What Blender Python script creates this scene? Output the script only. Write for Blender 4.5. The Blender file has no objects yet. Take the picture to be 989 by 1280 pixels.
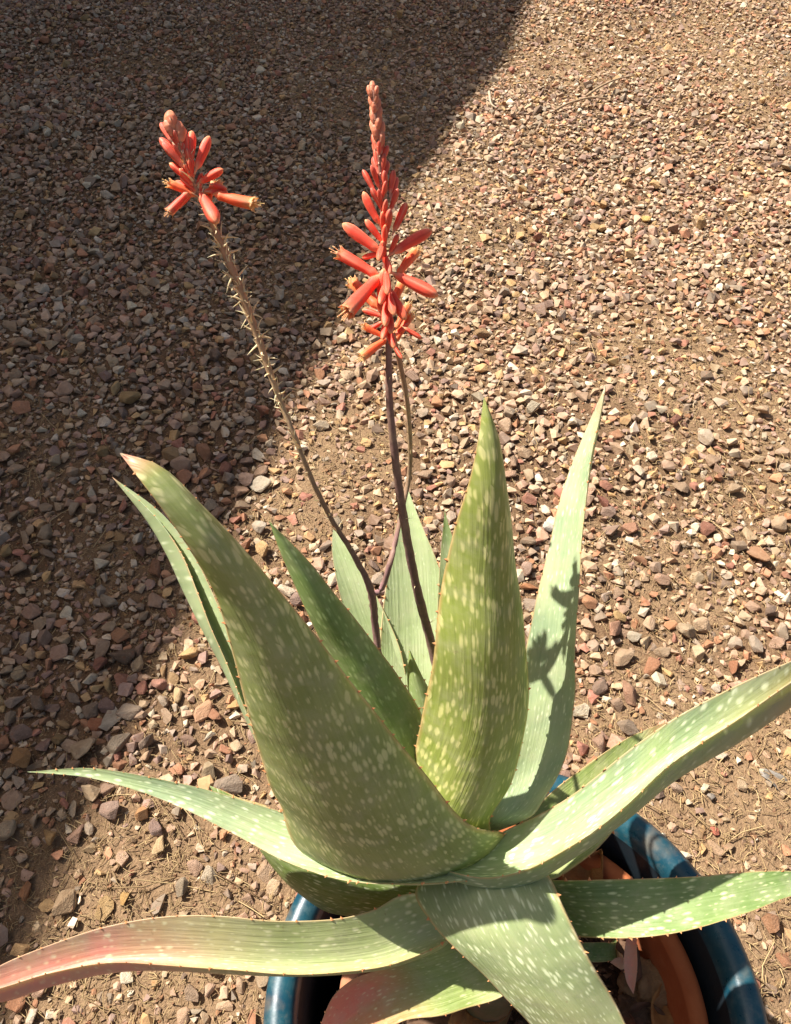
import bpy, bmesh, math, random
import numpy as np
from mathutils import Vector, Matrix, Quaternion

random.seed(7)
rng = np.random.default_rng(11)
scene = bpy.context.scene
COL = scene.collection

# ------------------------------------------------------------------ camera
S = 1.4                         # metres per layout unit
CAM_H = 1.05                    # layout units
PITCH = math.radians(51.0)
FPX = 990.0                     # focal length in photo pixels (photo 989 x 1280)
cd = bpy.data.cameras.new("camera")
cam = bpy.data.objects.new("camera", cd)
COL.objects.link(cam)
cam.location = (0, 0, CAM_H * S)
cam.rotation_euler = (math.pi / 2 - PITCH, 0, 0)
cd.sensor_fit = 'HORIZONTAL'
cd.sensor_width = 36
cd.lens = 36 * FPX / 989.0
cd.clip_start = 0.02
cd.clip_end = 400
scene.camera = cam

# ------------------------------------------------------------------ light
SUN = Vector((-0.53, 0.28, 0.80)).normalized()      # towards the sun
SUN_EL = math.asin(SUN.z)
world = bpy.data.worlds.new("World")
scene.world = world
world.use_nodes = True
wn = world.node_tree
wn.nodes.clear()
sky = wn.nodes.new('ShaderNodeTexSky')
sky.sky_type = 'NISHITA'
sky.sun_disc = False
sky.sun_elevation = SUN_EL
sky.sun_rotation = math.atan2(SUN.x, SUN.y)
sky.air_density = 1.0
sky.dust_density = 4.0
sky.ozone_density = 0.2
bg = wn.nodes.new('ShaderNodeBackground')
bg.inputs['Strength'].default_value = 0.058
wo = wn.nodes.new('ShaderNodeOutputWorld')
wn.links.new(sky.outputs[0], bg.inputs['Color'])
wn.links.new(bg.outputs[0], wo.inputs['Surface'])

sd = bpy.data.lights.new("sun", 'SUN')
sd.energy = 5.0
sd.angle = math.radians(0.53)
sd.color = (1.0, 0.965, 0.905)
sun = bpy.data.objects.new("sun", sd)
COL.objects.link(sun)
sun.rotation_euler = SUN.to_track_quat('Z', 'Y').to_euler()

scene.view_settings.view_transform = 'Standard'
scene.view_settings.look = 'None'
scene.view_settings.gamma = 1
scene.view_settings.exposure = 1.0
scene.view_settings.use_curve_mapping = False
scene.render.engine = 'CYCLES'
scene.cycles.use_denoising = True
scene.cycles.max_bounces = 8

# ------------------------------------------------------------------ helpers
CP, SP = math.cos(PITCH), math.sin(PITCH)


def ray(x, y):
    u = (x - 494.5) / FPX
    v = (y - 640.0) / FPX
    return np.array([u, CP - v * SP, -SP - v * CP])


def at_z(x, y, Z):
    """photo pixel seen at height Z (layout units) -> metres"""
    d = ray(x, y)
    t = (Z - CAM_H) / d[2]
    return S * np.array([d[0] * t, d[1] * t, Z])


def at_y(x, y, Y):
    """photo pixel seen at forward distance Y (layout units) -> metres"""
    d = ray(x, y)
    t = Y / d[1]
    return S * np.array([d[0] * t, Y, CAM_H + d[2] * t])


def project(p):
    q = np.asarray(p, float) / S
    q = q - np.array([0, 0, CAM_H])
    z = q[..., 1] * CP - q[..., 2] * SP
    up = q[..., 1] * SP + q[..., 2] * CP
    return 494.5 + FPX * q[..., 0] / z, 640 - FPX * up / z, z * S


def lin(r, g, b):
    def f(c):
        c /= 255.0
        return c / 12.92 if c <= 0.04045 else ((c + 0.055) / 1.055) ** 2.4
    return (f(r), f(g), f(b))


def tag(o, label, cat=None, group=None):
    o['label'] = label
    if cat:
        o['category'] = cat
    if group:
        o['group'] = group
    return o


def empty(name, loc):
    o = bpy.data.objects.new(name, None)
    o.empty_display_size = 0.05
    COL.objects.link(o)
    o.location = loc
    return o


def link_mesh(name, me, mat=None, parent=None, M=None):
    o = bpy.data.objects.new(name, me)
    COL.objects.link(o)
    if mat is not None and not me.materials:
        me.materials.append(mat)
    if M is not None:
        o.matrix_world = M
    if parent is not None:
        o.parent = parent
        def wm(p):
            w = p.matrix_basis.copy()
            return wm(p.parent) @ p.matrix_parent_inverse @ w if p.parent else w
        o.matrix_parent_inverse = wm(parent).inverted()
    return o


def mesh_np(name, V, quads=None, tris=None, smooth=True):
    me = bpy.data.meshes.new(name)
    V = np.asarray(V, np.float32)
    loops, starts = [], []
    n = 0
    if quads is not None and len(quads):
        q = np.asarray(quads, np.int32)
        loops.append(q.ravel())
        starts.append(np.arange(len(q)) * 4)
        n += len(q) * 4
    if tris is not None and len(tris):
        t = np.asarray(tris, np.int32)
        loops.append(t.ravel())
        starts.append(np.arange(len(t)) * 3 + n)
    L = np.concatenate(loops).astype(np.int32)
    St = np.concatenate(starts).astype(np.int32)
    me.vertices.add(len(V))
    me.vertices.foreach_set('co', V.ravel())
    me.loops.add(len(L))
    me.loops.foreach_set('vertex_index', L)
    me.polygons.add(len(St))
    me.polygons.foreach_set('loop_start', St)
    me.polygons.foreach_set('use_smooth', np.full(len(St), smooth, bool))
    me.update(calc_edges=True)
    me.validate()
    return me


def add_attr(me, name, data, kind='FLOAT'):
    a = me.attributes.new(name, kind, 'POINT')
    data = np.asarray(data, np.float32)
    if kind == 'FLOAT':
        a.data.foreach_set('value', data)
    elif kind == 'FLOAT_VECTOR':
        a.data.foreach_set('vector', data.ravel())
    elif kind == 'FLOAT_COLOR':
        a.data.foreach_set('color', data.ravel())


class NT:
    """small shader graph builder"""

    def __init__(self, name):
        self.mat = bpy.data.materials.new(name)
        self.mat.use_nodes = True
        self.t = self.mat.node_tree
        self.t.nodes.clear()
        self.out = self.t.nodes.new('ShaderNodeOutputMaterial')
        self.p = self.t.nodes.new('ShaderNodeBsdfPrincipled')
        self.t.links.new(self.p.outputs[0], self.out.inputs['Surface'])

    def n(self, kind, **kw):
        nd = self.t.nodes.new(kind)
        for k, v in kw.items():
            setattr(nd, k, v)
        return nd

    def set(self, sock, v):
        if isinstance(v, bpy.types.NodeSocket):
            self.t.links.new(v, sock)
        elif isinstance(v, (tuple, list)) and len(v) == 3 and sock.type == 'RGBA':
            sock.default_value = (*v, 1)
        else:
            sock.default_value = v

    def math(self, op, a, b=None, c=None, clamp=False):
        nd = self.n('ShaderNodeMath', operation=op, use_clamp=clamp)
        self.set(nd.inputs[0], a)
        if b is not None:
            self.set(nd.inputs[1], b)
        if c is not None:
            self.set(nd.inputs[2], c)
        return nd.outputs[0]

    def mix(self, f, a, b, blend='MIX'):
        nd = self.n('ShaderNodeMix', data_type='RGBA', blend_type=blend)
        self.set(nd.inputs[0], f)
        self.set(nd.inputs[6], a)
        self.set(nd.inputs[7], b)
        return nd.outputs[2]

    def noise(self, vec, scale, detail=2, rough=0.5, dims='3D'):
        nd = self.n('ShaderNodeTexNoise', noise_dimensions=dims)
        if vec is not None:
            self.set(nd.inputs['Vector'], vec)
        nd.inputs['Scale'].default_value = scale
        nd.inputs['Detail'].default_value = detail
        nd.inputs['Roughness'].default_value = rough
        return nd.outputs[0]

    def vor(self, vec, scale=1, dims='3D', feature='F1'):
        nd = self.n('ShaderNodeTexVoronoi', voronoi_dimensions=dims, feature=feature)
        self.set(nd.inputs['Vector'], vec)
        nd.inputs['Scale'].default_value = scale
        return nd

    def ramp(self, f, stops):
        nd = self.n('ShaderNodeValToRGB')
        self.set(nd.inputs[0], f)
        cr = nd.color_ramp
        while len(cr.elements) < len(stops):
            cr.elements.new(0.5)
        for e, (p, c) in zip(cr.elements, stops):
            e.position = p
            e.color = (*c, 1) if len(c) == 3 else c
        return nd.outputs[0]

    def rng(self, v, a, b, c=0.0, d=1.0, smooth=False):
        nd = self.n('ShaderNodeMapRange')
        nd.interpolation_type = 'SMOOTHSTEP' if smooth else 'LINEAR'
        for i, x in enumerate((v, a, b, c, d)):
            self.set(nd.inputs[i], x)
        return nd.outputs[0]

    def attr(self, name, out='Fac'):
        nd = self.n('ShaderNodeAttribute', attribute_name=name)
        return nd.outputs[out]

    def comb(self, x, y, z=0.0):
        nd = self.n('ShaderNodeCombineXYZ')
        self.set(nd.inputs[0], x)
        self.set(nd.inputs[1], y)
        self.set(nd.inputs[2], z)
        return nd.outputs[0]

    def bump(self, h, strength, dist):
        nd = self.n('ShaderNodeBump')
        self.set(nd.inputs['Height'], h)
        nd.inputs['Strength'].default_value = strength
        nd.inputs['Distance'].default_value = dist
        self.t.links.new(nd.outputs[0], self.p.inputs['Normal'])

    def coord(self, which='Object'):
        return self.n('ShaderNodeTexCoord').outputs[which]

    def P(self, **kw):
        for k, v in kw.items():
            self.set(self.p.inputs[k.replace('_', ' ')], v)
        return self.mat


# ------------------------------------------------------------------ materials
def mat_soil():
    m = NT('yard_soil')
    co = m.coord('Object')
    n1 = m.noise(co, 3.0, 4)
    n2 = m.noise(co, 60, 6, 0.65)
    n3 = m.noise(co, 260, 3, 0.6)
    c = m.ramp(n1, [(0.3, lin(144, 114, 84)), (0.7, lin(168, 138, 104))])
    c = m.mix(m.rng(m.attr('bare'), 0.05, 0.6), m.mix(0.75, c, lin(104, 80, 60)), m.mix(0.5, c, lin(148, 122, 94)))  # gap shade painted into soil colour among dense stones; bare patches are dusty
    c = m.mix(m.rng(n2, 0.35, 0.7), m.mix(0.5, c, lin(106, 80, 58)), c)
    c = m.mix(m.rng(n3, 0.55, 0.75), c, lin(176, 148, 112))
    h = m.math('ADD', m.math('MULTIPLY', n2, 1.0), m.math('MULTIPLY', n3, 0.45))
    m.bump(h, 0.9, 0.012)
    return m.P(Base_Color=c, Roughness=0.95, Specular_IOR_Level=0.15)


def mat_stone(single):
    m = NT('gravel_stone_surface' if single else 'gravel_mass_surface')
    if single:
        base = m.n('ShaderNodeObjectInfo').outputs['Color']
        co = m.coord('Object')
        sc = 1.0
    else:
        base = m.attr('tone', 'Color')
        co = m.n('ShaderNodeNewGeometry').outputs['Position']
        sc = 45.0
    n1 = m.noise(co, 1.3 * sc, 4, 0.6)
    n2 = m.noise(co, 7.0 * sc, 4, 0.7)
    dark = m.mix(1.0, base, (0.74, 0.68, 0.62), 'MULTIPLY')
    c = m.mix(m.rng(n1, 0.35, 0.68), dark, base)
    # dust and pale mineral flecks
    c = m.mix(m.rng(n2, 0.56, 0.72, 0.0, 0.45), c, lin(196, 168, 136))
    c = m.mix(m.rng(m.noise(co, 2.4 * sc, 2), 0.6, 0.72, 0, 0.4), c, lin(150, 86, 50))
    m.bump(n2, 0.5, 0.0022 if not single else 0.09)
    return m.P(Base_Color=c, Roughness=0.82, Specular_IOR_Level=0.3)


def mat_attr(name, rough=0.85, spec=0.25):
    m = NT(name)
    c = m.attr('tone', 'Color')
    return m.P(Base_Color=c, Roughness=rough, Specular_IOR_Level=spec)


def mat_leaf(name, g1, g2, spot, dens_in=0.35, dens_out=0.9, sx=0.0042, sy=0.0128, pink=lin(214, 140, 120), seed=0.0, sss=0.12):
    m = NT(name)
    xyz = m.attr('leafco', 'Vector')
    sep = m.n('ShaderNodeSeparateXYZ')
    m.set(sep.inputs[0], xyz)
    u, v = sep.outputs[0], sep.outputs[1]
    side, edge, red, along = m.attr('side'), m.attr('edge'), m.attr('red'), m.attr('along')
    u = m.math('ADD', u, seed)
    wob = m.noise(m.comb(u, v), 70, 2)
    wob2 = m.noise(m.comb(m.math('ADD', u, 3.1), v), 70, 2)
    uu = m.math('ADD', m.math('DIVIDE', u, sx), m.math('MULTIPLY', m.math('SUBTRACT', wob, 0.5), 0.7))
    # spots turn from long dashes at the base to round dots at the tip
    vv = m.math('ADD', m.math('DIVIDE', v, sy), m.math('MULTIPLY', m.math('SUBTRACT', wob2, 0.5), 0.6))
    vo = m.vor(m.comb(uu, vv), 1.0, '2D')
    dist, ccol = vo.outputs['Distance'], vo.outputs['Color']
    sc = m.n('ShaderNodeSeparateColor')
    m.set(sc.inputs[0], ccol)
    band = m.noise(m.comb(m.math('MULTIPLY', u, 14.0), m.math('MULTIPLY', v, 62.0)), 1.0, 2)
    dens = m.math('ADD', m.math('MULTIPLY', side, dens_out - dens_in), dens_in)
    r = m.math('MULTIPLY', m.rng(sc.outputs[0], 0.0, 1.0, 0.13, 0.46), m.rng(band, 0.38, 0.60, 0.30, 1.12))
    r = m.math('MULTIPLY', r, dens)
    mask = m.math('MULTIPLY', m.rng(m.math('SUBTRACT', r, dist), -0.12, 0.24, 0, 1, True), 0.86)
    # base colour: blotches, long streaks
    bl = m.noise(m.comb(u, v), 22, 3)
    st = m.noise(m.comb(m.math('MULTIPLY', u, 420.0), m.math('MULTIPLY', v, 14.0)), 1.0, 3)
    c = m.mix(m.rng(bl, 0.35, 0.65), g1, g2)
    c = m.mix(m.rng(st, 0.45, 0.75, 0, 0.28), c, m.mix(0.5, c, spot))
    c = m.mix(m.rng(st, 0.2, 0.45, 0.22, 0), c, m.mix(1.0, c, (0.55, 0.62, 0.5), 'MULTIPLY'))
    redn = m.math('MULTIPLY', red, m.rng(m.noise(m.comb(u, m.math('MULTIPLY', v, 0.5)), 34, 3), 0.25, 0.6, 0.55, 1.1), clamp=True)
    c = m.mix(redn, c, pink)
    c = m.mix(mask, c, m.mix(m.math('MULTIPLY', redn, 0.45), spot, lin(236, 198, 170)))
    # scuffs and small dry marks
    sp = m.noise(m.comb(u, v), 130, 4, 0.7)
    c = m.mix(m.rng(sp, 0.64, 0.74, 0, 0.6), c, lin(126, 100, 64))
    scr = m.noise(m.comb(m.math('MULTIPLY', u, 900.0), m.math('MULTIPLY', v, 60.0)), 1.0, 2)
    c = m.mix(m.rng(scr, 0.72, 0.8, 0, 0.5), c, lin(186, 168, 120))
    dust = m.noise(m.comb(u, v), 48, 5, 0.7)
    c = m.mix(m.rng(dust, 0.45, 0.75, 0, 0.34), c, lin(190, 180, 150))
    # thin dry margin
    c = m.mix(m.rng(edge, 0.94, 0.99, 0, 0.55), c, lin(200, 150, 100))
    m.bump(m.math('ADD', m.math('MULTIPLY', st, 0.5), m.math('MULTIPLY', bl, 1.2)), 0.4, 0.004)
    rough = m.rng(dust, 0.3, 0.7, 0.42, 0.6)
    m.P(Base_Color=c, Roughness=rough, Specular_IOR_Level=0.35)
    if sss:
        m.P(Subsurface_Weight=sss, Subsurface_Scale=0.012)
        m.p.inputs['Subsurface Radius'].default_value = (0.9, 0.95, 0.3)
    return m.mat


def mat_plain(name, c1, c2, scale=30, rough=0.8, bump=0.3, bdist=0.003, spec=0.3, sss=0.0):
    m = NT(name)
    co = m.coord('Object')
    n = m.noise(co, scale, 5, 0.6)
    c = m.mix(m.rng(n, 0.3, 0.7), c1, c2)
    if bump:
        m.bump(m.noise(co, scale * 3, 4, 0.65), bump, bdist)
    m.P(Base_Color=c, Roughness=rough, Specular_IOR_Level=spec)
    if sss:
        m.P(Subsurface_Weight=sss, Subsurface_Scale=0.006)
        m.p.inputs['Subsurface Radius'].default_value = (1.0, 0.35, 0.2)
    return m.mat


def mat_flower(name, base, mid, tip, tipend, sss=0.35):
    m = NT(name)
    t = m.attr('t')
    k = m.attr('rib')
    r = m.n('ShaderNodeObjectInfo').outputs['Random']
    c = m.ramp(t, [(0.0, base), (0.22, mid), (0.72, mid), (0.9, tip), (1.0, tipend)])
    c = m.mix(m.math('MULTIPLY', k, 0.55), c, m.mix(1.0, c, (0.62, 0.42, 0.42), 'MULTIPLY'))
    c = m.mix(m.math('MULTIPLY', m.attr('seam'), 0.5), c, lin(252, 186, 150))
    c = m.mix(m.rng(r, 0, 1, 0, 0.3), c, m.mix(1.0, c, (1.0, 0.72, 0.5), 'MULTIPLY'))
    m.P(Base_Color=c, Roughness=0.55, Specular_IOR_Level=0.3, Subsurface_Weight=sss, Subsurface_Scale=0.005)
    m.p.inputs['Subsurface Radius'].default_value = (1.0, 0.35, 0.2)
    return m.mat


def mat_glaze():
    m = NT('blue_glaze')
    co = m.coord('Object')
    n1 = m.noise(co, 9, 4, 0.6)
    n2 = m.noise(co, 55, 5, 0.7)
    sep = m.n('ShaderNodeSeparateXYZ')
    m.set(sep.inputs[0], co)
    run = m.noise(m.comb(m.math('MULTIPLY', sep.outputs[0], 30.0), m.math('MULTIPLY', sep.outputs[1], 30.0), m.math('MULTIPLY', sep.outputs[2], 4.0)), 1.0, 3)
    c = m.mix(m.rng(n1, 0.3, 0.7), lin(18, 54, 66), lin(30, 82, 94))
    c = m.mix(m.rng(run, 0.5, 0.75, 0, 0.35), c, lin(14, 44, 78))
    c = m.mix(m.rng(n2, 0.52, 0.72, 0, 0.45), c, lin(84, 108, 108))
    c = m.mix(m.rng(m.noise(co, 24, 3), 0.56, 0.70, 0, 0.6), c, lin(120, 104, 84))
    c = m.mix(m.rng(m.noise(co, 130, 4, .7), 0.55, 0.72, 0, 0.3), c, lin(110, 112, 104))
    m.bump(n2, 0.15, 0.002)
    return m.P(Base_Color=c, Roughness=m.rng(n2, 0.3, 0.7, 0.22, 0.5), Specular_IOR_Level=0.5)


M_SOIL = mat_soil()
M_STONE1 = mat_stone(True)
M_STONES = mat_stone(False)
M_STRAW = mat_attr('dry_straw', 0.7, 0.3)

# ================================================================== GROUND
_w = [(rng.uniform(0.6, 5.0), rng.uniform(0, 2 * math.pi), rng.uniform(0, 6.28)) for _ in range(14)]


def hgt(x, y):
    h = 0
    for k, a, p in _w:
        h = h + 0.020 / (0.6 + k) * np.sin(k * (x * math.cos(a) + y * math.sin(a)) * 1.7 + p)
    return h


_p = [(rng.uniform(2.5, 9), rng.uniform(0, 6.28), rng.uniform(0, 6.28)) for _ in range(9)]
_bare = [(180, 1130, .15, 1.0), (70, 1090, .09, .8), (905, 1010, .20, 1.0), (960, 930, .10, .9), (960, 1180, .10, .8), (430, 580, .10, .9),
         (380, 640, .08, .8), (840, 740, .10, .75), (800, 690, .09, .6), (600, 300, .12, .7), (700, 60, .25, .6), (480, 60, .3, .5),
         (150, 690, .10, .5), (60, 560, .12, .5), (840, 560, .08, .6), (250, 1000, .06, .7), (120, 700, .1, .4), (560, 230, .12, .6), (930, 640, .08, .6)]
_bare = [(at_z(a, b, 0), r * S * 1.08, s) for a, b, r, s in _bare]


def bare(x, y):
    """0 dense gravel .. 1 bare soil with straw"""
    s = 0
    for k, a, p in _p:
        s = s + np.sin(k * (x * math.cos(a) + y * math.sin(a)) + p)
    b = np.clip((s / 9 - 0.08) * 2.5, 0, 0.6)
    for c, r, st in _bare:
        d2 = ((x - c[0]) ** 2 + (y - c[1]) ** 2) / (r * r)
        b = np.maximum(b, st * np.exp(-d2 * d2 * 0.8))
    return np.clip(b, 0, 1)


fine = np.arange(-3.4, 3.4001, 0.03)
out_ = np.array([3.6, 4.0, 4.8, 6, 8, 11, 15, 22, 32, 45, 60])
gx = np.concatenate([-out_[::-1], fine, out_])
gy = np.concatenate([-out_[::-1], fine, out_]) + 2.2
X, Y = np.meshgrid(gx, gy)
Z = hgt(X, Y)
# crumbly lumps where the soil is bare
Z = Z + 0.004 * bare(X, Y) * np.sin(X * 61 + 2 * np.sin(Y * 37)) * np.sin(Y * 53 + 2 * np.sin(X * 41))
nx, ny = len(gx), len(gy)
idx = np.arange(nx * ny).reshape(ny, nx)
q = np.stack([idx[:-1, :-1], idx[:-1, 1:], idx[1:, 1:], idx[1:, :-1]], -1).reshape(-1, 4)
ground = link_mesh('ground', mesh_np('ground', np.stack([X, Y, Z], -1).reshape(-1, 3), q), M_SOIL)
add_attr(ground.data, 'bare', bare(X, Y).ravel())
ground['kind'] = 'structure'
ground['label'] = 'dry tan soil of the gravel yard'

# ================================================================== HOUSE (casts the shade on the gravel)
def box_mesh(name, c, sx, sy, sz, bev=0.0):
    bm = bmesh.new()
    bmesh.ops.create_cube(bm, size=1)
    bmesh.ops.scale(bm, vec=(sx, sy, sz), verts=bm.verts)
    if bev:
        bmesh.ops.bevel(bm, geom=bm.edges[:], offset=bev, segments=2, affect='EDGES')
    bmesh.ops.translate(bm, vec=c, verts=bm.verts)
    me = bpy.data.meshes.new(name)
    bm.to_mesh(me)
    bm.free()
    return me


EAVE = 6.5
A0 = Vector((-0.5 * S, 0, 0))                       # shade edge on the ground
DIR = Vector((0.30, 1.0, 0)).normalized()
OUTN = Vector((-DIR.y, DIR.x, 0))                   # away from the plant
hor = Vector((SUN.x, SUN.y, 0)).normalized()
off = (EAVE / math.tan(SUN_EL)) * hor.dot(OUTN)
EP = A0 + OUTN * off                                # a point below the eave line
house = empty('house', EP + OUTN * 0.55 + DIR * 2)
tag(house, 'tan stucco house whose eave shades the gravel', 'house')
HM = Matrix.Translation(house.location) @ Matrix(((-OUTN.x, DIR.x, 0, 0), (-OUTN.y, DIR.y, 0, 0), (0, 0, 1, 0), (0, 0, 0, 1)))
M_STUCCO = mat_plain('stucco', lin(176, 150, 120), lin(190, 166, 136), 14, 0.9, 0.5, 0.006)
M_TRIM = mat_plain('painted_wood', lin(110, 84, 62), lin(124, 96, 72), 8, 0.6, 0.1)
M_ROOF = mat_plain('roof_clay', lin(150, 92, 66), lin(170, 110, 80), 10, 0.85, 0.4, 0.01)
M_PANE = mat_plain('window_glass', lin(40, 48, 54), lin(46, 54, 60), 2, 0.08, 0, spec=0.6)
LEN = 22.0
link_mesh('wall', box_mesh('wall', (-2.5, 0, (EAVE - .2) / 2 - .05), 5.0, LEN - 1.2, EAVE), M_STUCCO, house, HM)
roof = link_mesh('roof', box_mesh('roof', (-2.5 + 0.27, 0, EAVE - 0.06), 5.56, LEN, 0.12), M_ROOF, house, HM)
link_mesh('fascia', box_mesh('fascia', (0.535, 0, EAVE - 0.10), 0.03, LEN - 0.01, 0.16, 0.004), M_TRIM, house, HM)
for yy in (-5.5, 5.2):
    w_ = link_mesh('window', box_mesh('window', (0.015, yy, 1.6), 0.05, 1.3, 1.2, 0.006), M_TRIM, house, HM)
    link_mesh('pane', box_mesh('pane', (0.03, yy, 1.6), 0.03, 1.14, 1.04), M_PANE, w_, HM)

# ================================================================== LEAVES (data)
# axis of the rosette in layout units: height -> x, y
def axis_at(Z):
    zs = [0.27, 0.44, 0.52, 0.60, 0.68]
    xs = [0.075, 0.066, 0.054, 0.040, 0.026]
    ys = [0.092, 0.120, 0.156, 0.196, 0.225]
    return np.array([np.interp(Z, zs, xs), np.interp(Z, zs, ys), Z]) * S


G_OL1, G_OL2 = lin(134, 146, 80), lin(152, 160, 94)
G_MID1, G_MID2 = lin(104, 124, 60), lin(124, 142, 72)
G_PALE1, G_PALE2 = lin(154, 168, 116), lin(168, 180, 130)
G_BLU1, G_BLU2 = lin(142, 160, 120), lin(158, 174, 130)
SPOT = lin(206, 204, 142)
SPOTP = lin(222, 228, 184)

# every station: (Lx, Ly, Rx, Ry, ZL, ZR [, Kx, Ky, ZK])   photo pixels and heights
LEAVES = {}
LEAVES['A'] = dict(face='out', sag=.14, th=.009, base=.50, label='broad upright leaf with dense pale dashes and a pink tip',
    st=[(385, 1066, 630, 1047, .5470, .5470), (347, 1004, 566, 1008, .6051, .5915), (326, 945, 512, 945, .6496, .6407), (308, 885, 457, 875, .6919, .6808),
        (290, 815, 405, 806, .7297, .7186), (270, 748, 352, 742, .7609, .7498), (240, 692, 303, 683, .7865, .7776), (205, 640, 252, 630, .8054, .7987), (174, 599, 202, 583, .8166, .8132)],
    tip=(150, 567, .8199), mat=dict(g1=G_OL1, g2=G_OL2, spot=SPOT, dens_in=.4, dens_out=1.15, seed=.3), red=(.945, 1.0, .9), teeth=.016)
LEAVES['B'] = dict(face='out', sag=.20, th=.009, base=.50, label='tall upright central leaf streaked with pale dashes',
    st=[(522, 1000, 612, 1030, .560, .552), (519, 945, 640, 975, .592, .576), (527, 900, 657, 905, .623, .605), (537, 845, 662, 845, .654, .635), (545, 790, 656, 790, .682, .664),
        (555, 720, 646, 720, .710, .695), (568, 660, 640, 655, .735, .723), (585, 605, 633, 600, .757, .749), (597, 550, 624, 547, .776, .772)],
    tip=(605, 497, .792), mat=dict(g1=lin(132, 144, 64), g2=lin(148, 156, 76), spot=lin(212, 206, 132), dens_in=.4, dens_out=1.12, sx=.0038, sy=.0160, seed=1.3), red=(1, 1, 0), teeth=.02)
LEAVES['R'] = dict(face='in', sag=.10, th=.007, base=.52, label='pale narrow leaf tapering back, crossed by a flower shadow',
    st=[(606, 1030, 676, 1006, .545, .57), (628, 975, 706, 950, .565, .59), (645, 900, 717, 885, .595, .62), (656, 810, 721, 825, .625, .65), (668, 760, 722, 765, .645, .667), (683, 700, 725, 700, .665, .685),
        (697, 635, 731, 640, .685, .70), (713, 583, 738, 583, .70, .713), (733, 535, 748, 532, .715, .724)],
    tip=(757, 482, .735), mat=dict(g1=G_BLU1, g2=G_PALE2, spot=SPOTP, dens_in=.5, dens_out=.7, seed=2.3), red=(.85, 1, .3), teeth=.02)
LEAVES['BL'] = dict(face='in', sag=.12, th=.006, base=.53, label='pale back leaf standing behind the flower stalks',
    st=[(470, 930, 560, 930, .5400, .5400), (472, 860, 574, 860, .5600, .5600), (475, 800, 570, 800, .5770, .5770), (480, 750, 561, 750, .5920, .5920), (487, 700, 548, 705, .6070, .6070), (495, 655, 527, 655, .6220, .6220)],
    tip=(508, 606, .6350), mat=dict(g1=G_PALE1, g2=G_PALE2, spot=SPOTP, dens_in=.25, dens_out=.7, seed=3.3), red=(1, 1, 0), teeth=.02)
LEAVES['BL2'] = dict(face='in', sag=.12, th=.005, base=.52, label='small pale pointed back leaf beside the flower stalk',
    st=[(455, 890, 520, 890, .545, .545), (440, 810, 500, 810, .572, .572), (425, 745, 471, 745, .595, .595), (415, 690, 443, 693, .612, .612)],
    tip=(417, 655, .622), mat=dict(g1=G_PALE1, g2=G_PALE2, spot=SPOTP, dens_in=.25, dens_out=.7, seed=4.3), red=(1, 1, 0), teeth=.02)
LEAVES['BS'] = dict(face='in', sag=.12, th=.004, base=.54, label='narrow leaf tip showing beside the tall central leaf',
    st=[(545, 860, 600, 860, .575, .575), (547, 760, 590, 760, .612, .612), (551, 690, 571, 690, .636, .636)],
    tip=(556, 638, .655), mat=dict(g1=G_MID1, g2=G_PALE1, spot=SPOTP, dens_in=.3, dens_out=.7, seed=5.3), red=(1, 1, 0), teeth=.02)
LEAVES['N'] = dict(face='out', sag=.16, th=.004, base=.54, label='short young leaf at the heart of the rosette',
    st=[(518, 930, 558, 925, .572, .572), (512, 880, 543, 875, .594, .594), (509, 843, 527, 843, .609, .609)],
    tip=(512, 811, .622), mat=dict(g1=G_PALE1, g2=G_MID2, spot=SPOTP, dens_in=.3, dens_out=.5, seed=6.3), red=(1, 1, 0), teeth=.02)
LEAVES['F'] = dict(face='out', sag=.18, th=.008, base=.53, label='dark green pointed leaf behind the broad spotted leaf',
    st=[(470, 985, 545, 965, .565, .565), (445, 905, 528, 895, .605, .60), (420, 845, 497, 843, .637, .632), (400, 800, 463, 798, .662, .657), (375, 747, 425, 750, .69, .685), (352, 695, 385, 700, .715, .71)],
    tip=(336, 651, .735), mat=dict(g1=lin(120, 142, 78), g2=lin(138, 158, 92), spot=lin(178, 196, 132), dens_in=.4, dens_out=.85, seed=7.3), red=(1, 1, 0), teeth=.017)
LEAVES['L2'] = dict(face='in', sag=.3, th=.008, base=.50, label='slim folded leaf rising behind the broad spotted leaf',
    st=[(370, 1010, 390, 990, .54, .54, 380, 1030, .50), (315, 905, 335, 895, .567, .567, 322, 925, .530), (281, 823, 300, 815, .588, .588, 281, 838, .555), (264, 785, 281, 775, .598, .598, 254, 787, .57), (247, 740, 262, 732, .608, .608, 229, 737, .585), (226, 690, 238, 686, .618, .618, 208, 692, .60),
        (192, 643, 200, 640, .627, .627, 183, 650, .615)],
    tip=(140, 596, .63), mat=dict(g1=lin(146, 160, 114), g2=lin(164, 176, 126), spot=SPOTP, dens_in=.4, dens_out=.6, seed=8.3), red=(.97, 1, .8), teeth=.013)
LEAVES['C'] = dict(face='in', sag=.10, th=.008, base=.49, label='long pale leaf arching out level over the gravel',
    st=[(600, 1050, 590, 1100, .53, .55), (520, 1040, 510, 1107, .54, .562), (440, 1030, 425, 1100, .55, .560), (375, 1020, 350, 1074, .557, .552), (310, 1002, 290, 1042, .562, .552), (250, 985, 232, 1012, .566, .557), (180, 970, 172, 989, .567, .56), (110, 960, 108, 972, .565, .561)],
    tip=(34, 965, .560), mat=dict(g1=G_BLU1, g2=G_PALE1, spot=SPOTP, dens_in=.72, dens_out=.7, seed=9.3), red=(1, 1, 0), teeth=.014)
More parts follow.
